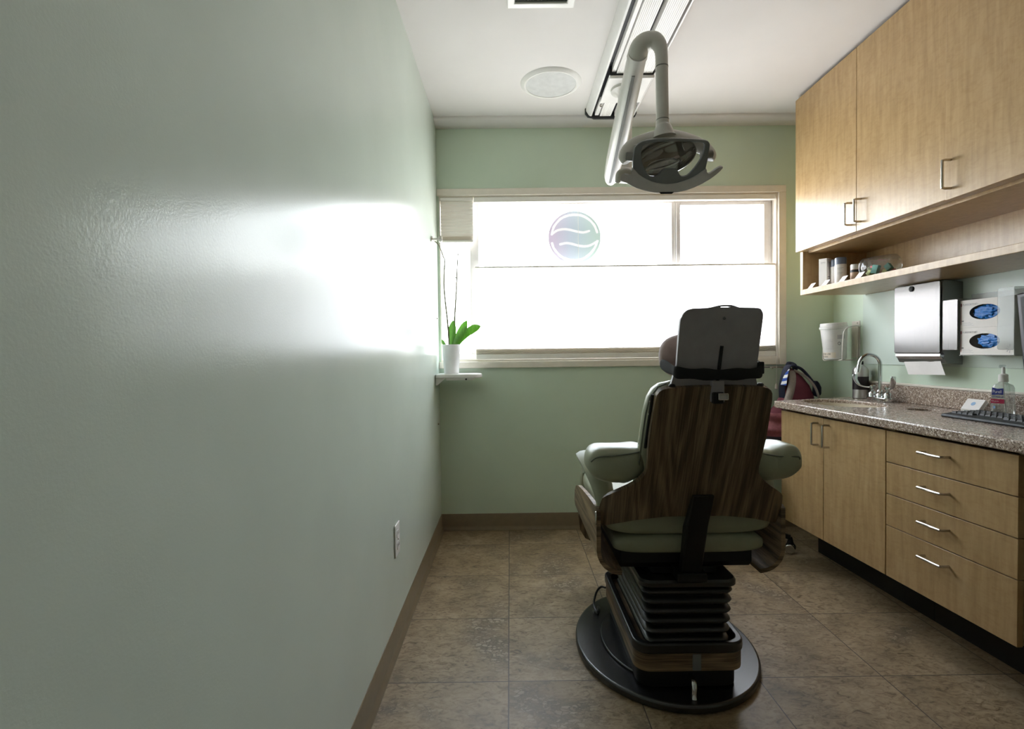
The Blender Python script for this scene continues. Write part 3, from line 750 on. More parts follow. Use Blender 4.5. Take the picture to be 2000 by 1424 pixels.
obj('lens_shield', poly(nb(), smooth2([LP(*p) for p in [(520, 985), (545, 940), (780, 922), (1025, 935), (1045, 980), (1020, 1100), (935, 1195), (780, 1215), (620, 1195), (540, 1100)]], 3), 0.0045, 0.0065, HT), M['clear'], lamp)
hand = [LP(*p) for p in [(388, 1152), (372, 1172), (382, 1205), (455, 1232), (530, 1268), (640, 1298), (780, 1312), (930, 1294), (1060, 1240), (1150, 1178), (1196, 1128), (1188, 1112), (1150, 1130), (1105, 1164), (1078, 1154), (1066, 1128), (1010, 1172), (950, 1204), (870, 1231), (780, 1242), (690, 1231), (610, 1204), (540, 1166), (488, 1120), (470, 1168), (430, 1160)]]
obj('grip_handle', poly(nb(), smooth2(hand, 2), 0.002, 0.020, HT), M['lamphandle'], lamp, bev=0.005, seg=3)
obj('handle_curl', tube(nb(), smoothpath([HT(*LP(470, 1150), 0.012), HT(*LP(420, 1130), 0.03), HT(*LP(372, 1150), 0.036), HT(*LP(372, 1215), 0.03)], 5), 0.010, 12, 0.007), M['lampgrey'], lamp)
obj('sensor_window', poly(nb(), [LP(*p) for p in [(720, 1300), (840, 1300), (825, 1314), (735, 1314)]], 0.020, 0.022, HT), M['black'], lamp)
# reflector dish: a cap of an ellipsoid behind the frame, open lower right
def dish(off, m, name):
    c2 = Vector(LP(745, 1046)); ax, ay, dp = 0.106 + off, 0.058 + off, 0.085 + off; rot = math.radians(12)
    bm = nb(); rings = []
    for i in range(12):
        ph = 0.06 + (PI / 2 - 0.06) * i / 11; r_ = math.sin(ph); dd = -0.004 - dp * math.cos(ph)
        rings.append([HS(c2.x + ax * r_ * math.cos(a) * math.cos(rot) - ay * r_ * math.sin(a) * math.sin(rot), c2.y + ax * r_ * math.cos(a) * math.sin(rot) + ay * r_ * math.sin(a) * math.cos(rot), dd) for a in [2 * PI * k / 48 for k in range(48)]])
    loft(bm, rings, cap=False); bm.faces.new([v for v in bm.verts[:48]][::-1])
    return obj(name, bm, m, lamp, angle=60)
dish(0.0, M['mirror'], 'reflector'); dish(0.004, M['lampgrey'], 'reflector_housing')
yo = smoothpath([HS(*LP(448, 1075), -0.012), HS(*LP(436, 1015), -0.03), HS(*LP(500, 925), -0.055), HS(*LP(640, 868), -0.07), HS(*LP(780, 850), -0.072), HS(*LP(900, 866), -0.07), HS(*LP(1030, 920), -0.055), HS(*LP(1108, 1000), -0.03), HS(*LP(1104, 1062), -0.012)], 6)
n = len(yo)
obj('yoke', tube(nb(), yo, [0.011 + 0.012 * math.sin(PI * i / (n - 1)) for i in range(n)], 16, [0.016 + 0.018 * math.sin(PI * i / (n - 1)) for i in range(n)]), M['lampgrey'], lamp, angle=60)
for p_ in ((452, 1050), (1098, 1040)):
    a_, b_ = LP(*p_); s_ = 1 if a_ < 0 else -1
    obj('pivot_lug', tube(nb(), [HT(a_ - s_ * 0.006, b_, -0.016), HT(a_ + s_ * 0.030, b_, -0.006)], 0.015, 16), M['lampgrey_d'], lamp)
hub = smoothpath([(0.988, 1.90, 1.905), (0.988, 1.90, 1.885), (0.989, 1.898, 1.872), HS(*LP(745, 850), -0.062)], 4); n = len(hub)
obj('hub', tube(nb(), hub, [0.0225 + 0.020 * (i / (n - 1)) ** 2 for i in range(n)], 22), M['lampgrey'], lamp, angle=60)
hood = []
for i in range(9):
    u = i / 8; row = []
    for j in range(13):
        w = -1 + j / 6
        a, b = LP(780 + w * (130 + 160 * u), 850 + 66 * u + 34 * u * w * w); row.append(HS(a, b, -0.062 + 0.054 * u - 0.012 * w * w * u))
    hood.append(row)
obj('hood', sheet(nb(), hood, 0.004), M['lampgrey'], lamp, angle=60)

# ================================================================== UPPER CABINETS
def bail(bm, a, b, out, r=0.0046, stand=0.032):
    """bent-rod pull from a to b standing off along out"""
    a, b, o = Vector(a), Vector(b), Vector(out) * stand
    d = (b - a).normalized() * 0.010
    pts = [a, a + o * 0.7, a + o + d * 0.3, a + o + d * 1.2] + [a + o + (b - a) * 0.5] + [b + o - d * 1.2, b + o - d * 0.3, b + o * 0.7, b]
    tube(bm, pts, r, 10); return bm
UX, UZ0, UZ1 = 2.0, 1.602, 2.424
def upper(name, y0, y1, doors, label, xf=UX, zb=UZ0):
    t = thing(name, label, 'cabinet', ((xf + W) / 2, (y0 + y1) / 2, zb), 'wall cabinets')
    obj('cabinet_body', B(xf + 0.021, W - 0.001, y0, y1, zb + 0.004, UZ1 - 0.004), M['maple'], t)
    for a, b, hy in doors:
        d = obj('door', B(xf, xf + 0.019, a + 0.0012, b - 0.0012, zb, UZ1), M['maple'], t, bev=0.0012)
        obj('handle', bail(nb(), (xf, hy, zb + 0.036), (xf, hy, zb + 0.136), (-1, 0, 0)), M['nickel'], d)
    return t
upper('wall_cabinet', 1.879, 2.868, [(2.366, 2.868, 2.398), (1.879, 2.366, 2.334)], 'double door maple wall cabinet nearest the window')
upper('wall_cabinet', 0.90, 1.877, [(1.379, 1.877, 1.852), (0.90, 1.379, 1.34)], 'maple wall cabinet at the right photo edge with slightly proud door', UX - 0.006, UZ0 - 0.004)
obj('gap_shadow_strip', B(UX + 0.03, W - 0.001, 0.9, 2.86, UZ1 - 0.002, H - 0.001), M['kick_gap_black'], label='dark strip added as the shadow between maple wall cabinets and ceiling', cat='trim')  # black strip added in the open gap, its colour imitates the shade there
sx = UX + 0.018
t = thing('open_shelf', 'long open maple shelf niche under the wall cabinets', 'shelf', (2.2, 1.9, 1.366))
obj('shelf_board', B(sx, W - 0.001, 0.90, 2.854, 1.366, 1.394), M['maple'], t, bev=0.0015)
obj('end_panel', B(sx, W - 0.001, 2.828, 2.854, 1.3942, 1.600), M['maple'], t, bev=0.0015)
obj('back_panel', B(W - 0.016, W - 0.001, 0.90, 2.828, 1.3942, 1.600), M['maple'], t)
obj('top_panel', B(sx + 0.03, W - 0.016, 0.90, 2.828, 1.5895, 1.6055), M['maple'], t)
SZ = 1.3945
def face_text(name, s, size, o, xdir, ydir, m, parent, **kw):
    return obj(name, text_bm(s, size, basis(o, xdir, ydir), **kw), m, parent, angle=60)

t = thing('carton', 'tall slim white product carton on the open shelf', 'box', (2.062, 2.70, SZ))
T = Matrix.Translation((2.062, 2.70, 0)) @ Matrix.Rotation(math.radians(28), 4, 'Z')
obj('carton_body', box(nb(), -0.021, 0.021, -0.021, 0.021, SZ, SZ + 0.142, T=T), M['card'], t, bev=0.0012)
bm = nb()
for z, h in ((0.121, 0.002), (0.116, 0.001)): box(bm, -0.0214, -0.0208, -0.014, 0.010, SZ + z, SZ + z + h, T=T)
obj('fine_print', bm, M['cardgrey'], t)
bm = nb()
for z, h in ((0.121, 0.002), (0.116, 0.001)): box(bm, -0.014, 0.012, -0.0214, -0.0208, SZ + z, SZ + z + h, T=T)
obj('fine_print', bm, M['cardgrey'], t)
bm = nb()
for z, h in ((0.045, 0.004), (0.036, 0.002), (0.03, 0.001)): box(bm, -0.014, 0.012, -0.0214, -0.0208, SZ + z, SZ + z + h, T=T)
obj('fine_print', bm, M['cardgrey'], t)
def bottle(x, y, r, h, hc, label, body, cap, group):
    t = thing('product_bottle', label, 'bottle', (x, y, SZ), group)
    obj('bottle_body', lathe(nb(), [(r * 0.94, 0), (r, 0.003), (r, h - hc - 0.003), (r * 0.97, h - hc)], (x, y, SZ), 30), body, t)
    obj('cap', lathe(nb(), [(r * 0.97, h - hc + 0.0004), (r * 0.98, h - 0.005), (r * 0.9, h)], (x, y, SZ), 30), cap, t)
    return t
def wrapT(c, r, a0, z):
    return lambda v: Vector((c[0] + r * math.cos(a0 + v.x / r), c[1] + r * math.sin(a0 + v.x / r), z + v.y))
g = 'product bottles on the open shelf'
t = bottle(2.094, 2.665, 0.0235, 0.131, 0.036, 'white bottle with grey cap half behind the wider bottle on shelf', M['card'], M['capgrey'], g)
t = bottle(2.072, 2.590, 0.0262, 0.128, 0.034, 'wider white bottle with blue-grey cap in front on the open shelf', M['card'], M['capgrey'], g)
bm = nb()
for z, w in ((0.076, 0.026), (0.070, 0.02), (0.052, 0.024), (0.046, 0.018)):
    P = [(2.072 + 0.0264 * math.cos(a), 2.590 + 0.0264 * math.sin(a), SZ + z) for a in [-2.7 + w * 40 * i / 10 for i in range(11)]]
    tube(bm, P, 0.0006, 5)
obj('bottle_print', bm, M['cardgrey'], t)
t = bottle(2.080, 2.492, 0.0205, 0.078, 0.024, 'short white bottle with dark label band on the open shelf', M['tan'], M['card'], g)
obj('label_band', lathe(nb(), [(0.0207, 0.040), (0.0207, 0.052)], (2.080, 2.492, SZ), 30, cap=False), M['ink'], t)
for y, l in ((2.775, 'white price tag at the window end of the shelf edge'), (2.652, 'white price tag in front of the slim carton'), (2.512, 'white price tag in front of the wider bottle'), (2.394, 'white price tag in front of the short bottle')):
    bm = nb(); g0 = []
    for i in range(3):
        u = i / 2
        g0.append([(2.026 + 0.018 * u, y + 0.020 - 0.004 * u - 0.040 * k / 2, SZ + 0.0008 + 0.026 * u) for k in range(3)])
    sheet(bm, g0, 0.0012); box(bm, 2.022, 2.046, y - 0.016, y + 0.016, SZ, SZ + 0.001)
    obj('price_tag', bm, M['paper'], label=l, cat='tag', group='price tags on the shelf edge', bev=0.0)
# jar on its side with foam pieces
JC, JA = Vector((2.100, 2.352, SZ + 0.0475)), Vector((-0.42, 0.90, 0.0)).normalized()
JT = basis(JC, JA.cross(Vector((0, 0, 1))), (0, 0, 1)); JT = Matrix(((JT[0][0], JT[0][1], JA.x, JC.x), (JT[1][0], JT[1][1], JA.y, JC.y), (JT[2][0], JT[2][1], JA.z, JC.z), (0, 0, 0, 1)))
t = thing('clear_jar', 'clear plastic jar on its side full of foam pieces on shelf', 'jar', tuple(JC - Vector((0, 0, 0.0475))))
obj('jar_body', lathe(nb(), [(0.0035, -0.0731), (0.0352, -0.0722), (0.0440, -0.0636), (0.0466, -0.0430), (0.0466, 0.0258), (0.0440, 0.0499), (0.0387, 0.0585)], seg=36, cap=False, T=JT), M['clear'], t)
obj('jar_rim', lathe(nb(), [(0.0387, 0.0568), (0.0440, 0.0593), (0.0449, 0.0654), (0.0422, 0.0705), (0.0378, 0.0705), (0.0361, 0.0636), (0.0387, 0.0568)], seg=36, cap=False, T=JT), M['clear'], t)
def foam(name, loc, dims, rot, m, label):
    loc = JC + (Vector(loc) - Vector((2.095, 2.365, SZ + 0.0535))) * 0.86
    T = Matrix.Translation(loc) @ Matrix.Rotation(rot[2], 4, 'Z') @ Matrix.Rotation(rot[1], 4, 'Y') @ Matrix.Rotation(rot[0], 4, 'X')
    a, b, c = [d * 0.46 for d in dims]
    obj(name, box(nb(), -a, a, -b, b, -c, c, T=T), m, label=label, cat='foam piece', group='foam pieces in the clear jar', bev=0.002)
z0 = SZ + 0.004
foam('foam_block', (2.078, 2.375, z0 + 0.034), (0.018, 0.034, 0.042), (0.25, 0.1, 0.2), M['teal'], 'large teal foam block in middle of the clear jar')
foam('foam_block', (2.105, 2.318, z0 + 0.036), (0.020, 0.034, 0.026), (0.9, 0.2, 0.3), M['teal_d'], 'dark teal tilted foam block near the closed jar end')
foam('foam_block', (2.095, 2.405, z0 + 0.046), (0.030, 0.034, 0.012), (0.3, 0.2, 0.1), M['pred'], 'coral foam piece behind the teal block near jar mouth')
foam('foam_block', (2.072, 2.410, z0 + 0.018), (0.024, 0.022, 0.024), (0.3, 0.6, 0.4), M['lime'], 'pale lime foam piece low at the jar mouth')
foam('foam_block', (2.070, 2.410, z0 + 0.040), (0.018, 0.018, 0.012), (0.4, 0.3, 0.9), M['cream'], 'cream foam scrap on top of the lime piece in jar')
foam('foam_block', (2.108, 2.346, z0 + 0.016), (0.022, 0.020, 0.018), (0.2, 0.3, 0.4), M['lime'], 'small lime foam piece between the two teal blocks')
foam('foam_block', (2.122, 2.312, z0 + 0.018), (0.018, 0.026, 0.016), (0.3, 0.3, 0.6), M['red_d'], 'deep red foam piece at the closed jar end')

# ================================================================== BASE CABINETS AND COUNTER
RO, RA = Vector((1.81, 2.73, 0)), math.radians(2.7)
RM = Matrix.Translation(RO) @ Matrix.Rotation(RA, 4, 'Z')
def rb(bm): bmesh.ops.transform(bm, matrix=RM, verts=bm.verts[:]); return bm
rp = lambda x, y, z=0: tuple(RM @ Vector((x, y, z)))
CT, CTH = 0.803, 0.036
bz0, bz1 = 0.192, CT - CTH - 0.008
def base_unit(label, y0, y1, xd=0.028):
    t = thing('base_cabinet', label, 'cabinet', rp(0.3, (y0 + y1) / 2, 0), 'base cabinets')
    dep = 0.47
    x_, z_ = xd + 0.021, bz0 + 0.004
    bm = B(x_, dep, y0, y1, z_, z_ + 0.018); box(bm, x_, dep, y0, y0 + 0.018, z_ + 0.018, bz1); box(bm, x_, dep, y1 - 0.018, y1, z_ + 0.018, bz1)
    box(bm, dep - 0.01, dep, y0 + 0.018, y1 - 0.018, z_ + 0.018, bz1)
    obj('cabinet_body', rb(bm), M['maple'], t)
    obj('toe_kick', rb(B(xd + 0.20, dep, y0, y1, 0.002, bz0 + 0.003)), M['kick_gap_black'], t)
    return t
xd = 0.028
t = base_unit('two door maple sink cabinet at the window end of counter', -0.732, -0.020)
for a, b, hy in ((-0.360, -0.020, -0.322), (-0.732, -0.360, -0.400)):
    d = obj('door', rb(B(xd, xd + 0.019, a + 0.0015, b - 0.0015, bz0, bz1 - 0.004)), M['maple'], t, bev=0.0012)
    obj('handle', bail(rb(nb()), rp(xd, hy, 0.628), rp(xd, hy, 0.728), (-1, -0.047, 0)), M['nickel'], d)
t = base_unit('four drawer maple cabinet at the right photo edge', -1.236, -0.734)
for z0_, z1_ in ((bz1 - 0.124, bz1 - 0.004), (bz1 - 0.246, bz1 - 0.127), (bz1 - 0.368, bz1 - 0.249), (bz0, bz1 - 0.371)):
    d = obj('drawer', rb(B(xd, xd + 0.019, -1.2345, -0.7355, z0_, z1_)), M['maple'], t, bev=0.0012)
    hz = z1_ - 0.050
    obj('handle', bail(nb(), rp(xd, -0.914, hz), rp(xd, -1.010, hz), (-1, -0.047, 0)), M['nickel'], d)
obj('end_support', rb(B(0.06, 0.44, -1.95, -1.93, 0.0, bz1 + 0.007)), M['maple'], label='maple support panel under the near end of the counter', cat='panel')

bc = [(1.81, 2.73), (2.378, 2.915), (2.378, 0.80), rp(0, -1.95)[:2]]
SKC = (2.072, 2.572)
bm = poly(nb(), bc, CT - CTH, CT, holes=[ell(SKC[0], SKC[1], 0.148, 0.215, 48, 0.05)[::-1], ell(2.212, 2.246, 0.052, 0.060, 36)[::-1]])
ctr = thing('countertop', 'speckled stone countertop with backsplash along the right wall', 'countertop', (2.1, 1.9, CT - CTH))
obj('counter_slab', bm, M['granite'], ctr, bev=0.006, seg=3, angle=30)
obj('backsplash', B(W - 0.022, W - 0.001, 0.80, 2.845, CT + 0.0004, 0.886), M['granite'], ctr, bev=0.003)
obj('backsplash_trim', B(W - 0.020, W - 0.001, 0.80, 2.845, 0.8864, 0.897), M['trim'], ctr, bev=0.003)
bm = lathe(nb(), [(1.0, 0), (0.985, -0.03), (0.93, -0.09), (0.75, -0.125), (0.4, -0.135), (0.06, -0.138)], (0, 0, 0), 48, 0.1475, 0.2145)
bmesh.ops.delete(bm, geom=[f for f in bm.faces if len(f.verts) > 4 and f.calc_center_median().z > -0.001], context='FACES_ONLY')
bmesh.ops.transform(bm, matrix=Matrix.Translation((SKC[0], SKC[1], CT - 0.017)) @ Matrix.Rotation(0.05, 4, 'Z'), verts=bm.verts[:])
t = thing('sink_basin', 'oval almond undermount sink basin set in the counter', 'sink', (SKC[0], SKC[1], CT - CTH - 0.14))
obj('bowl', bm, M['sink'], t)
obj('drain', lathe(nb(), [(0.024, 0), (0.024, 0.002), (0.016, 0.003), (0.004, 0.001)], (SKC[0], SKC[1], CT - 0.1548), 24), M['chrome'], t)
bm = lathe(nb(), [(0.0518, 0), (0.0515, -0.12)], (0, 0, 0), 36, 1.0, 1.154, cap=False); bm2 = bm
bmesh.ops.transform(bm, matrix=Matrix.Translation((2.212, 2.246, CT - 0.002)), verts=bm.verts[:])
obj('waste_chute', bm, M['granite'], label='round waste hole liner sunk in the countertop beside the faucet', cat='waste chute')

# ------------------------------------------------------------------ faucet
FX, FY = 2.300, 2.632
t = thing('faucet', 'chrome gooseneck faucet with two wrist blade handles behind sink', 'faucet', (FX, FY, CT))
obj('base_plate', poly(nb(), rrect(FX - 0.027, FX + 0.027, FY - 0.082, FY + 0.082, 0.026, 6), CT + 0.0003, CT + 0.022), M['chrome'], t, bev=0.005, seg=3)
gp = [(FX, FY, CT + 0.02), (FX, FY, CT + 0.10), (FX, FY, CT + 0.185)]
for i in range(1, 13):
    a = PI * i / 12; gp.append((FX - 0.052 + 0.052 * math.cos(a), FY + 0.004 * i / 12, CT + 0.185 + 0.052 * math.sin(a)))
gp += [(FX - 0.108, FY + 0.006, CT + 0.158)]
obj('spout', tube(nb(), gp, 0.0088, 16), M['chrome'], t, angle=60)
obj('spout_collar', lathe(nb(), [(0.021, 0.022), (0.021, 0.030), (0.014, 0.040), (0.016, 0.050), (0.011, 0.058)], (FX, FY, CT), 24), M['chrome'], t)
obj('aerator', tube(nb(), [gp[-2], gp[-1], tuple(Vector(gp[-1]) + Vector((-0.001, 0, -0.010)))], 0.0105, 16), M['chrome'], t)
for s in (-1, 1):
    y = FY + s * 0.055
    v = obj('valve', lathe(nb(), [(0.023, 0.021), (0.021, 0.034), (0.016, 0.044), (0.009, 0.048), (0.009, 0.060), (0.014, 0.062), (0.014, 0.074), (0.010, 0.078)], (FX, y, CT), 22), M['chrome'], t)
    pts = smoothpath([(FX, y, CT + 0.068), (FX - 0.012, y + s * 0.03, CT + 0.068), (FX - 0.026, y + s * 0.062, CT + 0.078), (FX - 0.034, y + s * 0.080, CT + 0.105), (FX - 0.034, y + s * 0.084, CT + 0.132)], 6)
    n = len(pts)
    obj('blade_handle', tube(nb(), pts, [0.0045] * n, 12, [0.006 + 0.0075 * min(1, i / (n * 0.55)) - (0.004 if i == n - 1 else 0) for i in range(n)], hint=(0, s * -0.3, 1)), M['chrome'], v, angle=60)

# ------------------------------------------------------------------ counter top items
bx, by = 2.318, 2.806
t = thing('steel_bottle', 'brushed steel bottle with dark label behind the faucet', 'bottle', (bx, by, CT))
obj('bottle_body', lathe(nb(), [(0.035, 0.0003), (0.0375, 0.003), (0.0375, 0.148), (0.034, 0.160), (0.024, 0.172), (0.012, 0.178), (0.011, 0.186)], (bx, by, CT), 36), M['steel_satin'], t)
obj('label_band', lathe(nb(), [(0.0379, 0.048), (0.0379, 0.118)], (bx, by, CT), 36, cap=False), M['winelabel'], t)
obj('pump_cap', lathe(nb(), [(0.012, 0.182), (0.013, 0.186), (0.013, 0.200), (0.006, 0.203), (0.006, 0.212)], (bx, by, CT), 18), M['black'], t)

t = thing('card_holder', 'white angled business card holder on counter by sanitizer', 'card holder', (2.315, 2.135, CT))
T = Matrix.Translation((2.318, 2.112, CT + 0.0005)) @ Matrix.Rotation(math.radians(-86), 4, 'Z') @ Matrix.Diagonal((0.86, 0.8, 0.86, 1))
prof = [(-0.028, 0), (0.030, 0), (0.030, 0.004), (-0.018, 0.004), (0.022, 0.050), (0.018, 0.052), (-0.024, 0.006), (-0.026, 0.016), (-0.0295, 0.016)]
bm = poly(nb(), prof, -0.047, 0.047, YZ); bmesh.ops.transform(bm, matrix=T, verts=bm.verts[:]); obj('holder', bm, M['white'], t, bev=0.0008)
bm = nb(); poly(bm, [(-0.0225, 0.0075), (0.0185, 0.0552), (0.008, 0.0642), (-0.031, 0.0165)], -0.0445, 0.0445, YZ); bmesh.ops.transform(bm, matrix=T, verts=bm.verts[:])
cards = obj('business_cards', bm, M['paper'], label='stack of white business cards with blue round mark in the holder', cat='cards')
nx = Vector((0, -0.0477, 0.041)).normalized(); ctr_ = Vector((0, -0.0115, 0.0405))
bt = T @ basis(tuple(ctr_ + nx * 0.0006), (1, 0, 0), (0, 0.041, 0.0477))
bm = poly(nb(), ell(0, 0.003, 0.0105, 0.0105, 28), 0, 0.0004); bmesh.ops.transform(bm, matrix=bt, verts=bm.verts[:]); obj('round_mark', bm, M['pblue'], cards)
bt2 = T @ basis((0, -0.0297, 0.006), (1, 0, 0), (0, 0, 1)); bm = nb(); box(bm, -0.028, 0.028, 0.002, 0.0045, 0, 0.0004, T=bt2); obj('green_line', bm, M['pgreen'], t)

sxx, syy = 2.312, 1.985
t = thing('hand_sanitizer', 'clear pump bottle of hand sanitizer on counter behind the keyboard', 'bottle', (sxx, syy, CT))
ST = Matrix.Translation((sxx, syy, CT + 0.0005)) @ Matrix.Rotation(math.radians(-66), 4, 'Z') @ Matrix.Diagonal((0.80, 0.80, 1.13, 1))   # local -Y is the label side
def sring(z, a, b, p=3.2, n=40):
    return [(abs(math.cos(th)) ** (2 / p) * math.copysign(a, math.cos(th)), abs(math.sin(th)) ** (2 / p) * math.copysign(b, math.sin(th)), z) for th in [2 * PI * i / n for i in range(n)]]
bm = loft(nb(), [sring(z, a, b) for z, a, b in ((0, 0.041, 0.024), (0.004, 0.044, 0.027), (0.042, 0.0445, 0.0275), (0.0425, 0.042, 0.026), (0.098, 0.040, 0.025), (0.108, 0.034, 0.022), (0.113, 0.018, 0.016), (0.118, 0.013, 0.013))]); bmesh.ops.transform(bm, matrix=ST, verts=bm.verts[:])
obj('bottle_body', bm, M['gel'], t)
bm = lathe(nb(), [(0.0185, 0.1185), (0.019, 0.121), (0.018, 0.142), (0.012, 0.145), (0.007, 0.146), (0.0065, 0.166), (0.006, 0.168)], (0, 0, 0), 26, T=ST); obj('pump_collar', bm, M['white'], t)
bm = nb(); box(bm, -0.008, 0.008, -0.026, 0.008, 0.166, 0.176, T=ST); obj('pump_head', bm, M['clear'], t, bev=0.003)
bm = nb(); tube(bm, [(0, 0, 0.117), (0.004, 0.0, 0.06), (0.012, 0, 0.006)], 0.0022, 8); bmesh.ops.transform(bm, matrix=ST, verts=bm.verts[:]); obj('dip_tube', bm, M['white'], t)
fb = lambda dx, z: ST @ basis((dx, -0.0285, z), (1, 0, 0), (0, 0, 1))
bm = poly(nb(), [(-0.022, -0.002), (0.004, 0.001), (0.022, 0.000), (0.022, 0.022), (0.0, 0.020), (-0.020, 0.024)], 0, 0.0006); bmesh.ops.transform(bm, matrix=fb(-0.010, 0.075), verts=bm.verts[:]); lb = obj('name_label', bm, M['bluelabel'], t)
obj('lettering', text_bm('Purell', 0.0150, fb(-0.0285, 0.0805) @ Matrix.Translation((0, 0, 0.0007))), M['paper'], lb, angle=60)
obj('lettering', text_bm('HAND SANITIZER', 0.0056, fb(-0.0320, 0.0655)), M['bluelabel'], t, angle=60)
bm = nb(); box(bm, -0.026, 0.026, 0, 0.015, 0, 0.0006, T=fb(-0.010, 0.0455)); lb = obj('red_band', bm, M['redlabel'], t)
obj('lettering', text_bm('Kills germs', 0.0062, fb(-0.0325, 0.0515) @ Matrix.Translation((0, 0, 0.0007))), M['paper'], lb, angle=60)
bm = poly(nb(), ell(0, 0, 0.005, 0.005, 20), 0, 0.0005); bmesh.ops.transform(bm, matrix=fb(-0.022, 0.032), verts=bm.verts[:]); obj('round_mark', bm, M['pblue'], t)

KX0, KX1, KY0, KY1 = 2.105, 2.262, 1.585, 2.030
t = thing('keyboard', 'low black computer keyboard on the counter at right edge', 'keyboard', (2.18, 1.8, CT))
pr = [(KX0, CT + 0.0005), (KX0 - 0.006, CT + 0.004), (KX0, CT + 0.012), (KX0 + 0.03, CT + 0.016), (KX1, CT + 0.020), (KX1, CT + 0.0005)]
obj('keyboard_case', loft(nb(), [[(x, y, z) for x, z in pr] for y in (KY0, KY1 - 0.012)] + [[(x + (0.014 if x < 2.2 else -0.010), KY1, CT + 0.0005 + (z - CT) * 0.6) for x, z in pr]]), M['black'], t, bev=0.002)
for r_ in range(5):
    for c_ in range(17):
        x = KX0 + 0.036 + r_ * 0.0225; y = KY1 - 0.034 - c_ * 0.0235
        if r_ == 0 and 3 < c_ < 9: continue
        z = CT + 0.0165 + r_ * 0.0008
        bm = nb(); vs = loft(bm, [rr_ for rr_ in ([(x + a * 0.0098, y + b * 0.0105, z - 0.001) for a, b in ((-1, -1), (1, -1), (1, 1), (-1, 1))], [(x + a * 0.0072, y + b * 0.0078, z + 0.006) for a, b in ((-1, -1), (1, -1), (1, 1), (-1, 1))])])
        obj('key', bm, M['black'], t)

# ================================================================== THINGS ON THE RIGHT WALL
bm = B(W - 0.005, W - 0.0005, 0.9, 2.872, 0.986, 1.3655); struct('trim_2', bm, M['panel'], bev=0.001)
WX = W - 0.0055
t = thing('towel_dispenser', 'stainless steel paper towel dispenser on the right wall above faucet', 'dispenser', (2.33, 2.372, 1.0))
dy0, dy1, dx = 2.236, 2.512, 2.285
prof = [(WX, 1.354), (2.300, 1.363), (2.290, 1.361), (2.286, 1.352), (2.286, 1.055), (2.296, 1.040), (2.292, 1.030), (2.306, 1.004), (WX, 0.998)]
bm = poly(nb(), [(x, z) for x, z in prof], dy0, dy1, XZ); obj('dispenser_body', bm, M['steel_side'], t, bev=0.002)
bm = poly(nb(), rrect(dy0 + 0.004, dy1 - 0.003, 1.046, 1.361, 0.008), dx - 0.006, dx, YZ); fc = obj('front_cover', bm, M['steel'], t, bev=0.003, seg=3)
obj('lock', lathe(nb(), [(0.0125, 0), (0.0125, 0.004), (0.009, 0.006)], seg=20, T=basis((dx - 0.006, 2.400, 1.342), (0, 1, 0), (0, 0, -1))), M['black'], fc)
obj('lower_lip', poly(nb(), [(2.281, 1.044), (2.279, 1.034), (2.293, 1.020), (2.297, 1.022), (2.286, 1.036)], dy0 + 0.006, dy1 - 0.012, XZ), M['nickel'], t)
gp = [[(2.300 + 0.004 * math.sin(v * 5) + 0.012 * u, 2.262 + v * 0.205 - 0.012 * u, 1.012 - 0.060 * u - 0.006 * v) for v in [j / 10 for j in range(11)]] for u in [i / 5 for i in range(6)]]
obj('paper_towel', sheet(nb(), gp, 0.0012), M['paper'], label='folded white paper towel hanging out of the steel dispenser', cat='paper towel')

# glove boxes in an acrylic holder
gy0, gy1, gx = 1.908, 2.196, 2.278
gz0, gz1 = 1.040, 1.262
t = thing('glove_box_holder', 'clear acrylic holder on the right wall holding two glove boxes', 'box holder', (2.33, 2.05, gz0))
obj('back_plate', B(WX - 0.003, WX, gy0 - 0.004, gy1 - 0.004, gz0 - 0.002, gz1 + 0.030), M['acryl'], t)
obj('bottom_plate', B(gx - 0.002, WX - 0.003, gy0 - 0.004, 2.140, gz0 - 0.003, gz0), M['acryl'], t)
obj('side_plate', B(gx - 0.003, WX - 0.003, gy0 - 0.004, gy0 - 0.001, gz0, gz1 + 0.030), M['acryl'], t)
obj('side_plate', B(gx - 0.003, WX - 0.003, 2.141, 2.144, gz0 + 0.02, gz1 + 0.010), M['acryl'], t)
obj('front_flange', poly(nb(), rrect(gy0 - 0.004, gy0 + 0.062, gz0 + 0.020, gz1 + 0.030, 0.008), gx - 0.006, gx - 0.003, YZ), M['acryl'], t, bev=0.001)
obj('front_flange', poly(nb(), rrect(2.138, 2.212, gz0 + 0.020, gz1 + 0.008, 0.006), gx - 0.012, gx - 0.008, YZ), M['steel'], t, bev=0.001, label='brushed metal front flange')
def crumple(name, c, a, b, d, seed, label):
    bm = nb(); bmesh.ops.create_icosphere(bm, subdivisions=5, radius=1.0)
    for v in bm.verts:
        p = v.co.copy(); o_ = Vector((seed * 7.3, seed * 2.1, 0))
        k_ = noise.noise(p * 2.3 + o_); k2 = abs(noise.noise(p * 2.6 + o_ * 2)); k3 = abs(noise.noise(p * 6 + o_))
        r_ = 0.90 + 0.22 * k_ - 0.42 * k2 - 0.16 * k3
        v.co = Vector((c[0] + p.x * d * r_, c[1] + p.y * a * r_, c[2] + p.z * b * r_))
    return obj(name, bm, M['glove'], label=label, cat='gloves', group='blue gloves in the boxes', kind='stuff', angle=75)
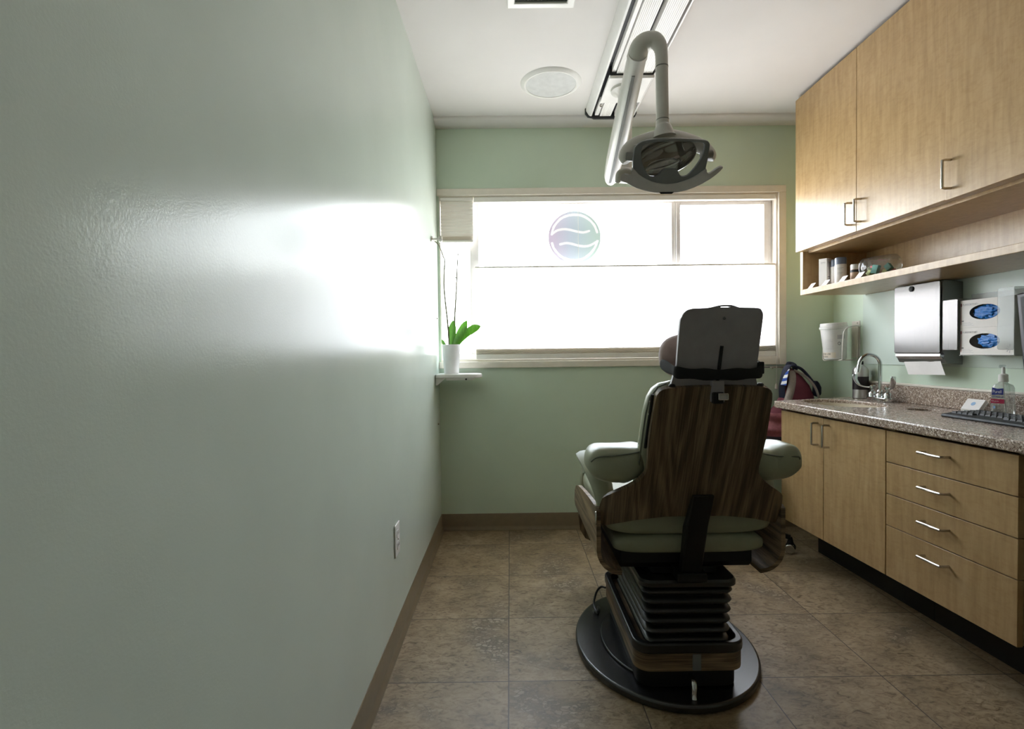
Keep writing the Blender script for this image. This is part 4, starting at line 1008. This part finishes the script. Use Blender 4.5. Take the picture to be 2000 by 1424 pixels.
for k, (za, zb, lab, gl) in enumerate(((gz0 + 0.0005, 1.149, 'lower white glove box in the acrylic holder', 'blue gloves bulging out of the lower glove box'), (1.1495, gz1 - 0.001, 'upper white glove box in the acrylic holder', 'blue gloves filling the opening of the upper glove box'))):
    t = thing('glove_box', lab, 'box', (2.32, 2.02, za), 'glove boxes in the holder')
    ya, yb = gy0 + 0.001, 2.138
    zc_ = (za + zb) / 2 + (0.004 if k else 0.0); yc = 2.030
    bm = poly(nb(), [(ya, za), (yb, za), (yb, zb), (ya, zb)], gx, gx + 0.0015, YZ, holes=[ell(yc, zc_, 0.066, 0.030, 40)])
    box(bm, gx + 0.0015, WX - 0.004, ya, ya + 0.0012, za, zb); box(bm, gx + 0.0015, WX - 0.004, yb - 0.0012, yb, za, zb)
    box(bm, gx + 0.0015, WX - 0.004, ya + 0.0012, yb - 0.0012, zb - 0.0012, zb); box(bm, gx + 0.0015, WX - 0.004, ya + 0.0012, yb - 0.0012, za, za + 0.0012)
    box(bm, WX - 0.0052, WX - 0.004, ya + 0.0012, yb - 0.0012, za + 0.0012, zb - 0.0012)
    obj('box_carton', bm, M['card'], t)
    gm = basis((gx - 0.0004, yb - 0.010, zb - 0.022), (0, -1, 0), (0, 0, 1))
    obj('lettering', text_bm('PUREORTHO', 0.0115, gm), M['inkgrey'], t, angle=60)
    bm = nb(); box(bm, gx - 0.0005, gx, yb - 0.0045, yb - 0.0025, za + 0.012, zb - 0.012); box(bm, gx - 0.0007, gx, yb - 0.007, yb - 0.002, zb - 0.024, zb - 0.012); obj('red_print', bm, M['inkred'], t)
    bm = nb()
    for i, w in enumerate((0.05, 0.04, 0.046, 0.034)): box(bm, gx - 0.0005, gx, yb - 0.012 - w, yb - 0.012, za + 0.008 + i * 0.0042, za + 0.0092 + i * 0.0042)
    obj('fine_print', bm, M['inkgrey'], t)
    bm = nb(); box(bm, gx - 0.0006, gx, yb - 0.016, yb - 0.007, za + 0.026, za + 0.029); obj('fine_print', bm, M['ink'], t)
    if k == 0:
        bm = nb()
        for i in range(5):
            a0 = math.radians(95 + i * 42)
            pp = [(gy0 + 0.016 - math.cos(a0 + q_) * rr_, za + 0.024 + math.sin(a0 + q_) * rr_) for rr_, q_ in ((0.004, -0.1), (0.017, -0.16), (0.017, 0.16), (0.004, 0.1))]
            poly(bm, [(min(max(y, ya), yb), max(z, za)) for y, z in pp], gx - 0.0005, gx, YZ)
        obj('leaf_fan_mark', bm, M['inkgrey'], t)
    crumple('nitrile_gloves', (gx + 0.016 - (0.006 if k == 0 else 0), yc - (0.014 if k == 0 else 0), zc_), 0.078 if k else 0.060, 0.034 if k else 0.030, 0.017 if k else 0.013, k + 1, gl)

# wire holder with tub near the corner
tx, ty = 2.272, 2.952
t = thing('wire_holder', 'white wire tub holder on the right wall near the corner', 'wall holder', (2.33, ty, 1.02))
obj('wall_plate', B(W - 0.004, W - 0.0005, 2.900, 2.968, 1.022, 1.226), M['wire'], t, bev=0.001)
for z in (1.215, 1.05): obj('screw', lathe(nb(), [(0.004, 0), (0.004, 0.002), (0.002, 0.003)], seg=10, T=basis((W - 0.004, 2.918, z), (0, 1, 0), (0, 0, -1))), M['nickel'], t)
arc = [(tx + 0.087 * math.cos(a), ty + 0.087 * math.sin(a)) for a in [-PI / 2 - 0.3 + (-PI + 0.2) * i / 14 for i in range(15)]]
hoop = smoothpath([(W - 0.006, 2.890, 1.196), (2.335, 2.868, 1.197), (2.29, 2.862, 1.19), (2.265, 2.862, 1.165), (2.258, 2.863, 1.10), (2.256, 2.864, 1.03), (2.256, 2.866, 1.012), (2.262, 2.90, 1.008)], 5)
obj('wire_hoop', tube(nb(), hoop, 0.0036, 8), M['wire'], t, angle=60)
hoop = smoothpath([(W - 0.006, 3.03, 1.196), (2.335, 3.040, 1.197), (2.29, 3.042, 1.19), (2.266, 3.042, 1.165), (2.26, 3.041, 1.10), (2.256, 3.04, 1.012), (2.262, 3.0, 1.008)], 5)
obj('wire_hoop', tube(nb(), hoop, 0.0036, 8), M['wire'], t, angle=60)
obj('base_wire', tube(nb(), smoothpath([(2.262, 2.90, 1.008), (2.262, 3.0, 1.008)], 4), 0.0036, 8), M['wire'], t)
hoop = smoothpath([(W - 0.010, 2.906, 1.20), (W - 0.012, 2.906, 1.04), (W - 0.018, 2.906, 1.012), (2.33, 2.908, 1.008), (2.26, 2.91, 1.008)], 4)
obj('back_wire', tube(nb(), hoop, 0.003, 8), M['wire'], t)
TT = Matrix.Translation((tx, ty, 1.0135)) @ Matrix.Rotation(math.radians(-3), 4, 'Y') @ Matrix.Diagonal((0.86, 0.86, 0.96, 1))
t = thing('wipes_tub', 'white lidded wipes tub with label tape in the wire holder', 'tub', (tx, ty, 1.013))
obj('tub_body', lathe(nb(), [(0.060, 0.0), (0.064, 0.004), (0.0765, 0.172), (0.079, 0.173), (0.079, 0.176), (0.0775, 0.177)], seg=48, T=TT), M['bucket'], t)
obj('lid', lathe(nb(), [(0.0805, 0.1775), (0.0825, 0.180), (0.0825, 0.192), (0.078, 0.194), (0.077, 0.210), (0.074, 0.213)], seg=48, T=TT), M['bucket'], t)
rad = lambda z: 0.064 + 0.0125 * (z - 0.004) / 0.168
def onc(a, z, off=0.0006):
    r_ = rad(z) + off; return TT @ Vector((r_ * math.cos(a), r_ * math.sin(a), z))
def patch(a0, a1, za, zb, off=0.0006, th=0.0006):
    return sheet(nb(), [[tuple(onc(a0 + (a1 - a0) * j / 16, za + (zb - za) * i / 3, off)) for j in range(17)] for i in range(4)], th)
A_ = math.radians
tp = obj('label_tape', patch(A_(150), A_(242), 0.010, 0.042), M['tape'], t)
def onwrap(a_start, z, off): return lambda v: onc(a_start + v.x / 0.066, z + v.y, off)
obj('lettering', text_bm('NOT FOR USE', 0.0145, wrap=onwrap(A_(138), 0.028, 0.0014)), M['ink'], tp, angle=60)
obj('lettering', text_bm('ON SKIN', 0.0125, wrap=onwrap(A_(158), 0.013, 0.0014)), M['ink'], tp, angle=60)
bm = patch(A_(252), A_(292), 0.118, 0.142, 0.0006); obj('label_print', bm, M['inkgrey'], t)
bm = nb()
for i in range(9):
    z = 0.06 + i * 0.0068
    P = [tuple(onc(A_(190) + A_(44) * j / 8, z, 0.0004)) for j in range(9)]; tube(bm, P, 0.0007, 5)
for z in (0.070, 0.058, 0.048): tube(bm, [tuple(onc(A_(264) + A_(26) * j / 8, z, 0.0004)) for j in range(9)], 0.0007, 5)
obj('label_print', bm, M['inkgrey'], t)
bm = nb(); tube(bm, [tuple(onc(A_(260) + 0.11 * math.cos(q_), 0.092 + 0.0085 * math.sin(q_), 0.0006)) for q_ in [2 * PI * i / 20 for i in range(20)]], 0.0011, 5, closed=True)
obj('round_mark', bm, M['ink'], t)

# monitor whose edge shows at the right of the photo
t = thing('monitor', 'black monitor edge above the counter at far right photo edge', 'monitor', (2.25, 1.66, CT))
MT = Matrix.Translation((2.205, 1.640, 1.10)) @ Matrix.Rotation(math.radians(-6), 4, 'X')
bm = nb(); box(bm, 0, 0.03, -0.19, 0.172, -0.13, 0.175, T=MT); obj('monitor_case', bm, M['screen'], t, bev=0.006)
bm = nb(); box(bm, -0.001, 0.0, -0.175, 0.156, -0.115, 0.16, T=MT); obj('screen_panel', bm, M['black'], t)
obj('wall_arm', B(2.232, W - 0.0055, 1.60, 1.68, 1.08, 1.16), M['screen'], t, bev=0.004)

# ------------------------------------------------------------------ hook rail and backpack on the window wall
t = thing('hook_rail', 'thin grey hook rail on the end wall below the window', 'hook rail', (1.98, D - 0.02, 0.955))
obj('rail_bar', tube(nb(), [(1.86, D - 0.022, 0.968), (2.14, D - 0.022, 0.966)], 0.004, 10), M['nickel'], t)
for x in (1.985, 2.11):
    h = obj('hook', tube(nb(), smoothpath([(x, D - 0.001, 0.967), (x, D - 0.022, 0.967), (x, D - 0.045, 0.958), (x, D - 0.052, 0.966)], 4), 0.004, 8), M['nickel'], t)
bp = thing('backpack', 'maroon and grey backpack with navy straps hanging below the window', 'backpack', (2.06, 3.05, 0.45))
def bring(z, xl, xr, yf, yb, p=2.6, n=32):
    cx_, cy_, a, b = (xl + xr) / 2, (yf + yb) / 2, (xr - xl) / 2, (yb - yf) / 2
    return [(cx_ + abs(math.cos(th)) ** (2 / p) * math.copysign(a, math.cos(th)), cy_ + abs(math.sin(th)) ** (2 / p) * math.copysign(b, math.sin(th)), z + 0.010 * noise.noise(Vector((th * 2, z * 14, 1)))) for th in [2 * PI * i / n for i in range(n)]]
secs = [(0.955, 2.066, 2.088, 3.062, 3.086), (0.94, 2.056, 2.108, 3.045, 3.10), (0.91, 2.045, 2.140, 3.025, 3.098), (0.86, 2.030, 2.172, 3.00, 3.10), (0.80, 2.012, 2.192, 2.985, 3.10), (0.74, 1.97, 2.20, 2.975, 3.10), (0.705, 1.93, 2.20, 2.97, 3.10)]
obj('main_compartment', loft(nb(), [bring(*s_) for s_ in secs]), M['maroon'], bp, angle=60)
obj('crinkled_pocket', loft(nb(), [bring(z, 1.915 + 0.012 * math.sin(z * 60), 2.205, 2.965 + 0.008 * math.sin(z * 90), 3.10) for z in [0.704 - 0.0105 * i for i in range(14)]]), M['pink'], bp, angle=60)
obj('lower_compartment', loft(nb(), [bring(z, a, 2.205, 2.962, 3.10) for z, a in ((0.566, 1.912), (0.54, 1.895), (0.48, 1.89), (0.42, 1.90), (0.39, 1.93))]), M['darkcloth'], bp, angle=60)
obj('front_piping', tube(nb(), smoothpath([(2.070, 3.040, 0.945), (2.062, 3.014, 0.90), (2.040, 2.990, 0.84), (2.012, 2.972, 0.78), (1.985, 2.962, 0.73)], 5), 0.008, 10, 0.020), M['greytrim'], bp, angle=60)
obj('front_piping', tube(nb(), smoothpath([(2.084, 3.040, 0.950), (2.135, 3.012, 0.915), (2.176, 2.992, 0.86), (2.196, 2.980, 0.79), (2.202, 2.972, 0.72)], 5), 0.007, 10, 0.013), M['greytrim'], bp, angle=60)
ls = obj('shoulder_strap', tube(nb(), smoothpath([(2.085, 3.05, 0.975), (2.050, 3.045, 0.972), (2.026, 3.035, 0.93), (2.010, 3.03, 0.86), (2.010, 3.03, 0.80), (2.016, 3.03, 0.76)], 6), 0.007, 10, 0.024), M['navy'], bp, angle=60)
obj('striped_patch', tube(nb(), smoothpath([(2.046, 3.022, 0.957), (2.026, 3.016, 0.925), (2.008, 3.010, 0.865)], 5), 0.004, 10, [0.006 + 0.0016 * i for i in range(11)]), M['stripe'], bp, angle=60)
obj('shoulder_strap', tube(nb(), smoothpath([(2.085, 3.04, 0.975), (2.125, 3.03, 0.955), (2.165, 3.02, 0.905), (2.195, 3.01, 0.855), (2.205, 3.00, 0.815)], 6), 0.008, 10, 0.014), M['navy'], bp, angle=60)
obj('strap_bundle', loft(nb(), [bring(z, a, b, 2.99, 3.035, 2.2, 20) for z, a, b in ((0.80, 2.190, 2.205), (0.815, 2.180, 2.225), (0.85, 2.182, 2.225), (0.875, 2.180, 2.212), (0.885, 2.185, 2.202))]), M['navy'], bp, angle=60)
obj('top_handle', tube(nb(), smoothpath([(2.058, 3.055, 0.955), (2.062, 3.060, 0.978), (2.080, 3.070, 0.986), (2.098, 3.060, 0.976), (2.100, 3.055, 0.95)], 5), 0.008, 10, 0.016), M['navy'], bp, angle=60)

# ------------------------------------------------------------------ rolling stool behind the chair
sc0 = Vector((1.668, 2.857, 0))
t = thing('rolling_stool', 'black rolling stool partly hidden between dental chair and cabinet', 'stool', tuple(sc0))
obj('seat', lathe(nb(), [(0.10, 0.408), (0.165, 0.414), (0.178, 0.430), (0.178, 0.462), (0.160, 0.478), (0.05, 0.482)], sc0, 40), M['rubber'], t)
obj('gas_column', lathe(nb(), [(0.028, 0.09), (0.028, 0.25), (0.018, 0.252), (0.018, 0.407)], sc0, 20), M['black'], t)
for i in range(5):
    a = math.radians(-32 + 72 * i); d = Vector((math.cos(a), math.sin(a), 0)); n_ = Vector((-d.y, d.x, 0))
    e_ = sc0 + d * 0.262
    lg = obj('leg', tube(nb(), [tuple(sc0 + Vector((0, 0, 0.112)) + d * 0.02), tuple(sc0 + Vector((0, 0, 0.105)) + d * 0.14), tuple(e_ + Vector((0, 0, 0.082)))], [0.020, 0.016, 0.012], 12, [0.026, 0.022, 0.018]), M['black'], t)
    c_ = e_ + Vector((0, 0, 0.026))
    cs = obj('caster_hood', tube(nb(), [tuple(e_ + Vector((0, 0, 0.085))), tuple(e_ + Vector((0, 0, 0.052)))], [0.009, 0.016], 12), M['black'], t)
    for s in (-1, 1):
        obj('caster_wheel', tube(nb(), [tuple(c_ + n_ * s * 0.006), tuple(c_ + n_ * s * 0.026)], 0.0255, 20), M['chrome'] if s < 0 else M['black'], t, bev=0.004)

# ================================================================== DENTAL CHAIR
CX = 0.966
ch = thing('dental_chair', 'dental treatment chair with woodgrain back shell and sage green upholstery', 'dental chair', (CX, 1.85, 0))
Ysh = lambda z: 1.384 + 0.40 * (0.95 - z)
def shellpt(dx, z, off=0.0):
    w = max(0, abs(dx) - 0.15); return (CX + dx, Ysh(z) + 3.2 * w * w + off, z)
main = [(.975, .126), (.9725, .138), (.967, .147), (.958, .1525), (.94, .1555), (.88, .159), (.83, .161), (.78, .159), (.745, .157), (.727, .160), (.712, .170), (.695, .187), (.68, .208), (.662, .236), (.648, .255), (.636, .266), (.615, .2705), (.60, .272), (.587, .2715)]
bm = nb(); sheet(bm, [[shellpt(w * k / 10, z + (0.004 * (1 - (k / 10) ** 2) if z > .96 else 0)) for k in range(-10, 11)] for z, w in main], 0.016)
wing = [(.593, .085, .2716), (.587, .085, .2715), (.581, .140, .271), (.572, .180, .270), (.562, .212, .268), (.553, .236, .266), (.546, .252, .262)]
for s in (-1, 1): sheet(bm, [[shellpt(s * (a + (b - a) * k / 6), z) for k in range(7)] for z, a, b in wing], 0.016)
obj('back_shell', bm, M['walnut'], ch, angle=40)
def sring2(cx_, cy_, z, a, b, p=3.0, n=40):
    return [(cx_ + abs(math.cos(th)) ** (2 / p) * math.copysign(a, math.cos(th)), cy_ + abs(math.sin(th)) ** (2 / p) * math.copysign(b, math.sin(th)), z) for th in [2 * PI * i / n for i in range(n)]]
pads = [(.625, .165, .050), (.66, .172, .052), (.74, .170, .052), (.83, .168, .052), (.90, .165, .052), (.945, .158, .050), (.968, .147, .045), (.982, .130, .036), (.989, .10, .020)]
obj('back_cushion', loft(nb(), [sring2(CX, Ysh(z) + 0.018 + 0.052, z, a, b) for z, a, b in pads]), M['vinyl'], ch, angle=60)
obj('back_piping', tube(nb(), [(CX - a - 0.0005, Ysh(z) + 0.035, z) for z, a, b in pads[:6]] + [(CX - 0.140, Ysh(.972) + 0.035, .974), (CX - 0.118, Ysh(.982) + 0.035, .983)], 0.0022, 8), M['vinyl_seam'], ch)
obj('edge_strip', tube(nb(), [shellpt(-.1585, .955, .012), shellpt(-.1615, .88, .012), shellpt(-.1635, .80, .012)], 0.004, 8, 0.0045), M['black'], ch)
for z in (.935, .90, .86, .83): obj('rivet', lathe(nb(), [(0.003, 0), (0.003, 0.002), (0.001, 0.003)], seg=8, T=basis(shellpt(-.1655, z, .012), (0, 1, 0), (0, 0, 1))), M['nickel'], ch)
for dx in (-.112, .122): obj('top_button', lathe(nb(), [(0.009, 0), (0.009, 0.004), (0.006, 0.007)], shellpt(dx, .9765, .004), 14), M['black'], ch)
# headrest
HY = lambda z: 1.376 + 0.22 * (0.98 - z)
hp = [(-.103, .955), (.101, .955), (.1035, 1.0), (.106, 1.105), (.107, 1.155), (.103, 1.170), (.093, 1.178), (.060, 1.1795), (.042, 1.181), (.024, 1.1865), (-.004, 1.1865), (-.024, 1.182), (-.044, 1.1795), (-.075, 1.1785), (-.091, 1.172), (-.100, 1.158), (-.104, 1.138), (-.105, 1.036)]
HP = lambda a, b, d: (CX + 0.003 + a * 1.01, HY(b) + d, b)
obj('headrest_plate', poly(nb(), smooth2(hp, 3), 0.0, 0.012, HP, holes=[[(-.003, 1.1805), (.021, 1.1805), (.021, 1.1832), (-.003, 1.1832)]]), M['greyplate'], ch, bev=0.003, seg=3)
obj('plate_screw', lathe(nb(), [(0.0035, 0), (0.0035, 0.002), (0.002, 0.003)], seg=12, T=basis(HP(.008, 1.153, -0.0002), (1, 0, 0), (0, 0, 1))), M['ink'], ch)
obj('headrest_slide', tube(nb(), [HP(.007, 1.082, -.003), HP(.005, 1.03, -.003), HP(.003, .99, -.004), HP(.002, .955, -.006)], 0.004, 10, 0.0045), M['black'], ch)
obj('headrest_post', B(CX - .012, CX + .020, 1.358, 1.378, .935, .992), M['greyplate'], ch, bev=0.002)
lk = obj('lock_bracket', box(nb(), CX - .012, CX + .014, 1.348, 1.366, .932, .962), M['black'], ch, bev=0.002)
obj('lock_lever', poly(nb(), rrect(CX - .004, CX + .0225, .942, .960, .003), 1.338, 1.348, XZ, holes=[rrect(CX - .001, CX + .0195, .9445, .9575, .002)[::-1]]), M['nickel'], lk, bev=0.001)
obj('lock_lever_face', poly(nb(), rrect(CX - .001, CX + .0195, .9445, .9575, .002), 1.341, 1.347, XZ), M['lamphandle'], lk)
bm = nb(); bmesh.ops.create_uvsphere(bm, u_segments=40, v_segments=24, radius=1.0)
# neck cushion: stands on the chair back, strapped round the headrest plate
for v in bm.verts:
    p = v.co; e_ = lambda c, p_: math.copysign(abs(c) ** p_, c)
    v.co = Vector((CX + e_(p.x, 0.7) * 0.120, 1.466 + p.y * 0.062, 1.056 + e_(p.z, 0.8) * 0.070 - 0.006 * (1 - abs(p.x)) * p.z))
    v.co += (v.co - Vector((CX, 1.466, 1.056))).normalized() * 0.002 * noise.noise(p * 5)
nc = thing('neck_cushion', 'mauve plush neck cushion strapped to the chair headrest', 'cushion', (CX, 1.45, 0.986))
obj('cushion_pad', bm, M['mauve'], nc, angle=60)
loop = smoothpath([(CX - .120, 1.450, 1.036), (CX - .111, 1.384, 1.022), (CX - .102, 1.353, 1.014), (CX - .05, 1.348, 1.010), (CX, 1.3465, 1.008), (CX + .06, 1.349, 1.009), (CX + .109, 1.356, 1.012), (CX + .125, 1.382, 1.024), (CX + .128, 1.452, 1.036)], 5)
n = len(loop)
obj('strap', tube(nb(), loop, [0.010] + [0.0145 + 0.0015 * math.sin(i * 0.9) for i in range(n - 2)] + [0.010], 12, 0.0028, hint=(0, 0, 1)), M['strap'], nc, angle=60)
obj('strap_buckle', box(nb(), CX + .108, CX + .125, 1.358, 1.372, 1.008, 1.040), M['black'], nc, bev=0.003)
# arms
prof = [(-.315, .739), (-.313, .757), (-.304, .774), (-.291, .784), (-.272, .789), (-.23, .790), (-.19, .789), (-.160, .790), (-.145, .786), (-.138, .76), (-.143, .728), (-.160, .708), (-.185, .692), (-.205, .684), (-.225, .685), (-.260, .688), (-.285, .696), (-.303, .709), (-.312, .723)]
def arm(s, pr):
    pr = smooth2(pr, 3); cxp = sum(p[0] for p in pr) / len(pr); czp = sum(p[1] for p in pr) / len(pr)
    rings = []
    for y, k in ((1.498, .80), (1.503, .90), (1.512, .965), (1.526, 1.0), (1.60, 1.0), (1.64, .97), (1.665, .90), (1.675, .78)):
        ring = []
        for a, b in pr:
            sh_ = (1 - k) * 0.045 / 0.1
            va = Vector((a - cxp, b - czp)); L_ = va.length; va = va * max(0.2, (L_ - sh_ * 0.45) / L_)
            ring.append((CX + s * (cxp + va.x), y + (0.02 if False else 0), czp + va.y))
        rings.append(ring)
    return loft(nb(), rings)
ao = obj('armrest', arm(1, prof), M['vinyl'], ch, angle=60)
seam = smoothpath([(CX - .309, 1.5045, .752), (CX - .290, 1.5010, .766), (CX - .24, 1.5000, .770), (CX - .19, 1.5000, .776), (CX - .155, 1.5025, .783)], 5)
obj('armrest_seam', tube(nb(), seam, 0.0022, 6), M['vinyl_seam'], ao)
prof2 = [(.315, .735), (.314, .760), (.304, .780), (.288, .791), (.268, .792), (.245, .784), (.22, .776), (.19, .780), (.160, .790), (.145, .790), (.138, .76), (.143, .728), (.160, .706), (.185, .692), (.205, .686), (.225, .687), (.260, .690), (.285, .698), (.303, .712), (.312, .723)]
ao = obj('armrest', arm(1, prof2), M['vinyl'], ch, angle=60)
seam = smoothpath([(CX + .298, 1.5045, .752), (CX + .290, 1.5010, .760), (CX + .24, 1.5000, .762), (CX + .19, 1.5000, .770), (CX + .150, 1.5025, .782)], 5)
obj('armrest_seam', tube(nb(), seam, 0.0022, 6), M['vinyl_seam'], ao)
for s in (-1, 1):
    path = smoothpath([(1.575, .585, .272, .245), (1.60, .612, .276, .228), (1.64, .645, .284, .226), (1.69, .680, .297, .230), (1.74, .705, .306, .236), (1.79, .722, .313, .243), (1.82, .726, .314, .25)][0:0] or [(0, 0, 0)], 1)
    rows = []
    for y, z, xo, xi in [(1.585, .585, .272, .236), (1.60, .608, .275, .228), (1.625, .635, .280, .226), (1.655, .660, .287, .226), (1.69, .682, .296, .229), (1.73, .701, .304, .233), (1.765, .713, .310, .238), (1.80, .721, .313, .244)]:
        rows.append([(CX + s * (xi + (xo - xi) * k / 5), y, z - 0.012 * abs(k / 2.5 - 1) ** 3) for k in range(6)])
    obj('arm_sling', sheet(nb(), rows, 0.026), M['vinyl'], ch, angle=60, bev=0.004)
# seat
bm = loft(nb(), [[(x, y, z) for x, z in [(CX + p[0], .553 + p[1]) for p in [(abs(math.cos(th)) ** (2 / 4.5) * math.copysign(a, math.cos(th)), abs(math.sin(th)) ** (2 / 3.2) * math.copysign(b, math.sin(th))) for th in [2 * PI * i / 48 for i in range(48)]]]] for y, a, b in ((1.562, .215, .022), (1.566, .232, .032), (1.578, .247, .040), (1.60, .254, .046), (1.75, .258, .052), (1.95, .258, .052), (2.10, .250, .050), (2.16, .235, .040), (2.19, .20, .02))])
obj('seat_cushion', bm, M['vinyl'], ch, angle=60)
bm = loft(nb(), [[(CX + abs(math.cos(th)) ** (2 / 5) * math.copysign(a, math.cos(th)), y, .481 + abs(math.sin(th)) ** (2 / 3) * math.copysign(b, math.sin(th))) for th in [2 * PI * i / 40 for i in range(40)]] for y, a, b in ((1.572, .212, .016), (1.576, .225, .025), (1.59, .232, .029), (1.9, .234, .029), (2.15, .23, .028))])
obj('seat_underroll', bm, M['vinyl'], ch, angle=60)
leg_rows = [(2.14, .555, .235), (2.22, .535, .232), (2.30, .47, .228), (2.37, .38, .224), (2.42, .30, .21), (2.437, .255, .185), (2.444, .225, .13)]
obj('legrest_cushion', sheet(nb(), [[(CX + w * k / 4, y + 0.035, z + 0.03) for k in range(-4, 5)] for y, z, w in leg_rows], 0.06), M['vinyl'], ch, angle=60, bev=0.01)
obj('legrest_panel', sheet(nb(), [[(CX + (w + .016) * k / 4, y - 0.03, z - 0.045) for k in range(-4, 5)] for y, z, w in leg_rows], 0.016), M['walnut'], ch, angle=60)
def trough(s):
    rows = []
    for y, zt in ((1.56, .592), (1.575, .600), (1.70, .592), (1.85, .578), (1.98, .562), (2.05, .545), (2.09, .515), (2.10, .485)):
        sec = [(-.279, zt), (-.279, .47)] + [(-.279 + 0.07 * (1 - math.cos(a)), .47 - 0.068 * math.sin(a)) for a in [PI / 2 * i / 6 for i in range(1, 7)]]
        rows.append([(CX + s * -x, y, z) for x, z in sec])
    return sheet(nb(), rows, 0.013)
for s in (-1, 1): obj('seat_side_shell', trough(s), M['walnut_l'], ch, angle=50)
obj('side_latch', box(nb(), CX - .2905, CX - .2845, 1.548, 1.562, .552, .592), M['nickel'], ch, bev=0.003)
# mechanism, bellows and base
bm = nb(); poly(bm, [(1.605, .455), (2.05, .455), (2.05, .415), (1.98, .395), (1.62, .395), (1.605, .415)], CX - .205, CX + .205, YZ); obj('seat_frame', bm, M['black'], ch, bev=0.004)
bm = nb(); poly(bm, [(1.452, .664), (1.466, .664), (1.545, .55), (1.585, .40), (1.560, .388), (1.522, .50), (1.502, .56)], CX - .031, CX + .031, YZ); obj('recline_post', bm, M['black'], ch, bev=0.004)
obj('post_foot', B(CX - .045, CX + .045, 1.545, 1.63, .376, .402), M['black'], ch, bev=0.004)
bm = nb(); poly(bm, rrect(CX - .105, CX + .105, 1.62, 2.0, 0.02), .372, .394); obj('lift_head', bm, M['black'], ch, bev=0.003)
def rring(z, hx, y0, y1, r): return [(CX + x, y, z) for x, y in rrect(-hx, hx, y0, y1, r, 6)]
bm = loft(nb(), [rring(.348, .146, 1.574, 2.035, .035), rring(.352, .151, 1.569, 2.04, .037), rring(.364, .151, 1.569, 2.04, .037), rring(.371, .146, 1.574, 2.035, .035)]); obj('bellows_flange', bm, M['rubber'], ch)
rings = []
for i in range(6):
    zt = .346 - i * .031; hw = .143 - .0018 * i; ya = 1.577 + .001 * i; yb = 2.03 + 0.004 * i
    for q_ in range(7):
        a = PI * q_ / 6; rings.append(rring(zt - .0015 - .0280 * q_ / 6, hw - 0.016 + 0.016 * math.sin(a), ya + 0.016 - 0.016 * math.sin(a), yb - 0.016 + 0.016 * math.sin(a), .035))
obj('bellows', loft(nb(), rings), M['rubber'], ch, angle=60)
obj('base_rim', poly(nb(), rrect(CX - .172, CX + .172, 1.560, 2.11, .05, 8), .150, .182, holes=[rrect(CX - .150, CX + .150, 1.580, 2.09, .04, 8)[::-1]]), M['rubber'], ch, bev=0.006, seg=3)
obj('base_box', poly(nb(), rrect(CX - .168, CX + .168, 1.564, 2.106, .048, 8), .096, .1495), M['walnut_h'], ch, angle=40)
obj('box_plinth', poly(nb(), rrect(CX - .155, CX + .155, 1.585, 2.09, .045, 8), .036, .0958), M['black'], ch)
obj('box_plate', B(CX + .004, CX + .030, 1.5615, 1.565, .098, .148), M['lampdark'], ch, bev=0.001)
bm = nb(); tube(bm, smoothpath([(CX + .004, 1.60, .075), (CX + .004, 1.560, .072), (CX + .003, 1.545, .060), (CX, 1.538, .036), (CX - .001, 1.533, .026)], 4), 0.0035, 10, 0.0075); obj('foot_lever', bm, M['chrome'], ch, angle=60)
full = [(CX + .312 * math.cos(a) * 1.0, min(2.205, 1.86 + (.356 if math.sin(a) < 0 else .39) * math.sin(a))) for a in [2 * PI * i / 96 for i in range(96)]]
obj('floor_plate', poly(nb(), full, 0.0005, 0.028), M['base_black'], ch, bev=0.008, seg=3, angle=30)
ir = [(CX + .222 * math.cos(a), 1.86 + .268 * math.sin(a)) for a in [2 * PI * i / 72 for i in range(72)]]
obj('plate_dome', poly(nb(), ir, 0.0285, 0.036), M['base_black'], ch, bev=0.004, seg=2, angle=30)
cbl = smoothpath([(.80, 2.085, .118), (.785, 2.105, .112), (.768, 2.115, .085), (.755, 2.10, .045), (.76, 2.05, .034), (.775, 2.10, .034)], 5)
obj('foot_cable', tube(nb(), cbl, 0.0045, 8), M['rubber'], ch, angle=60)
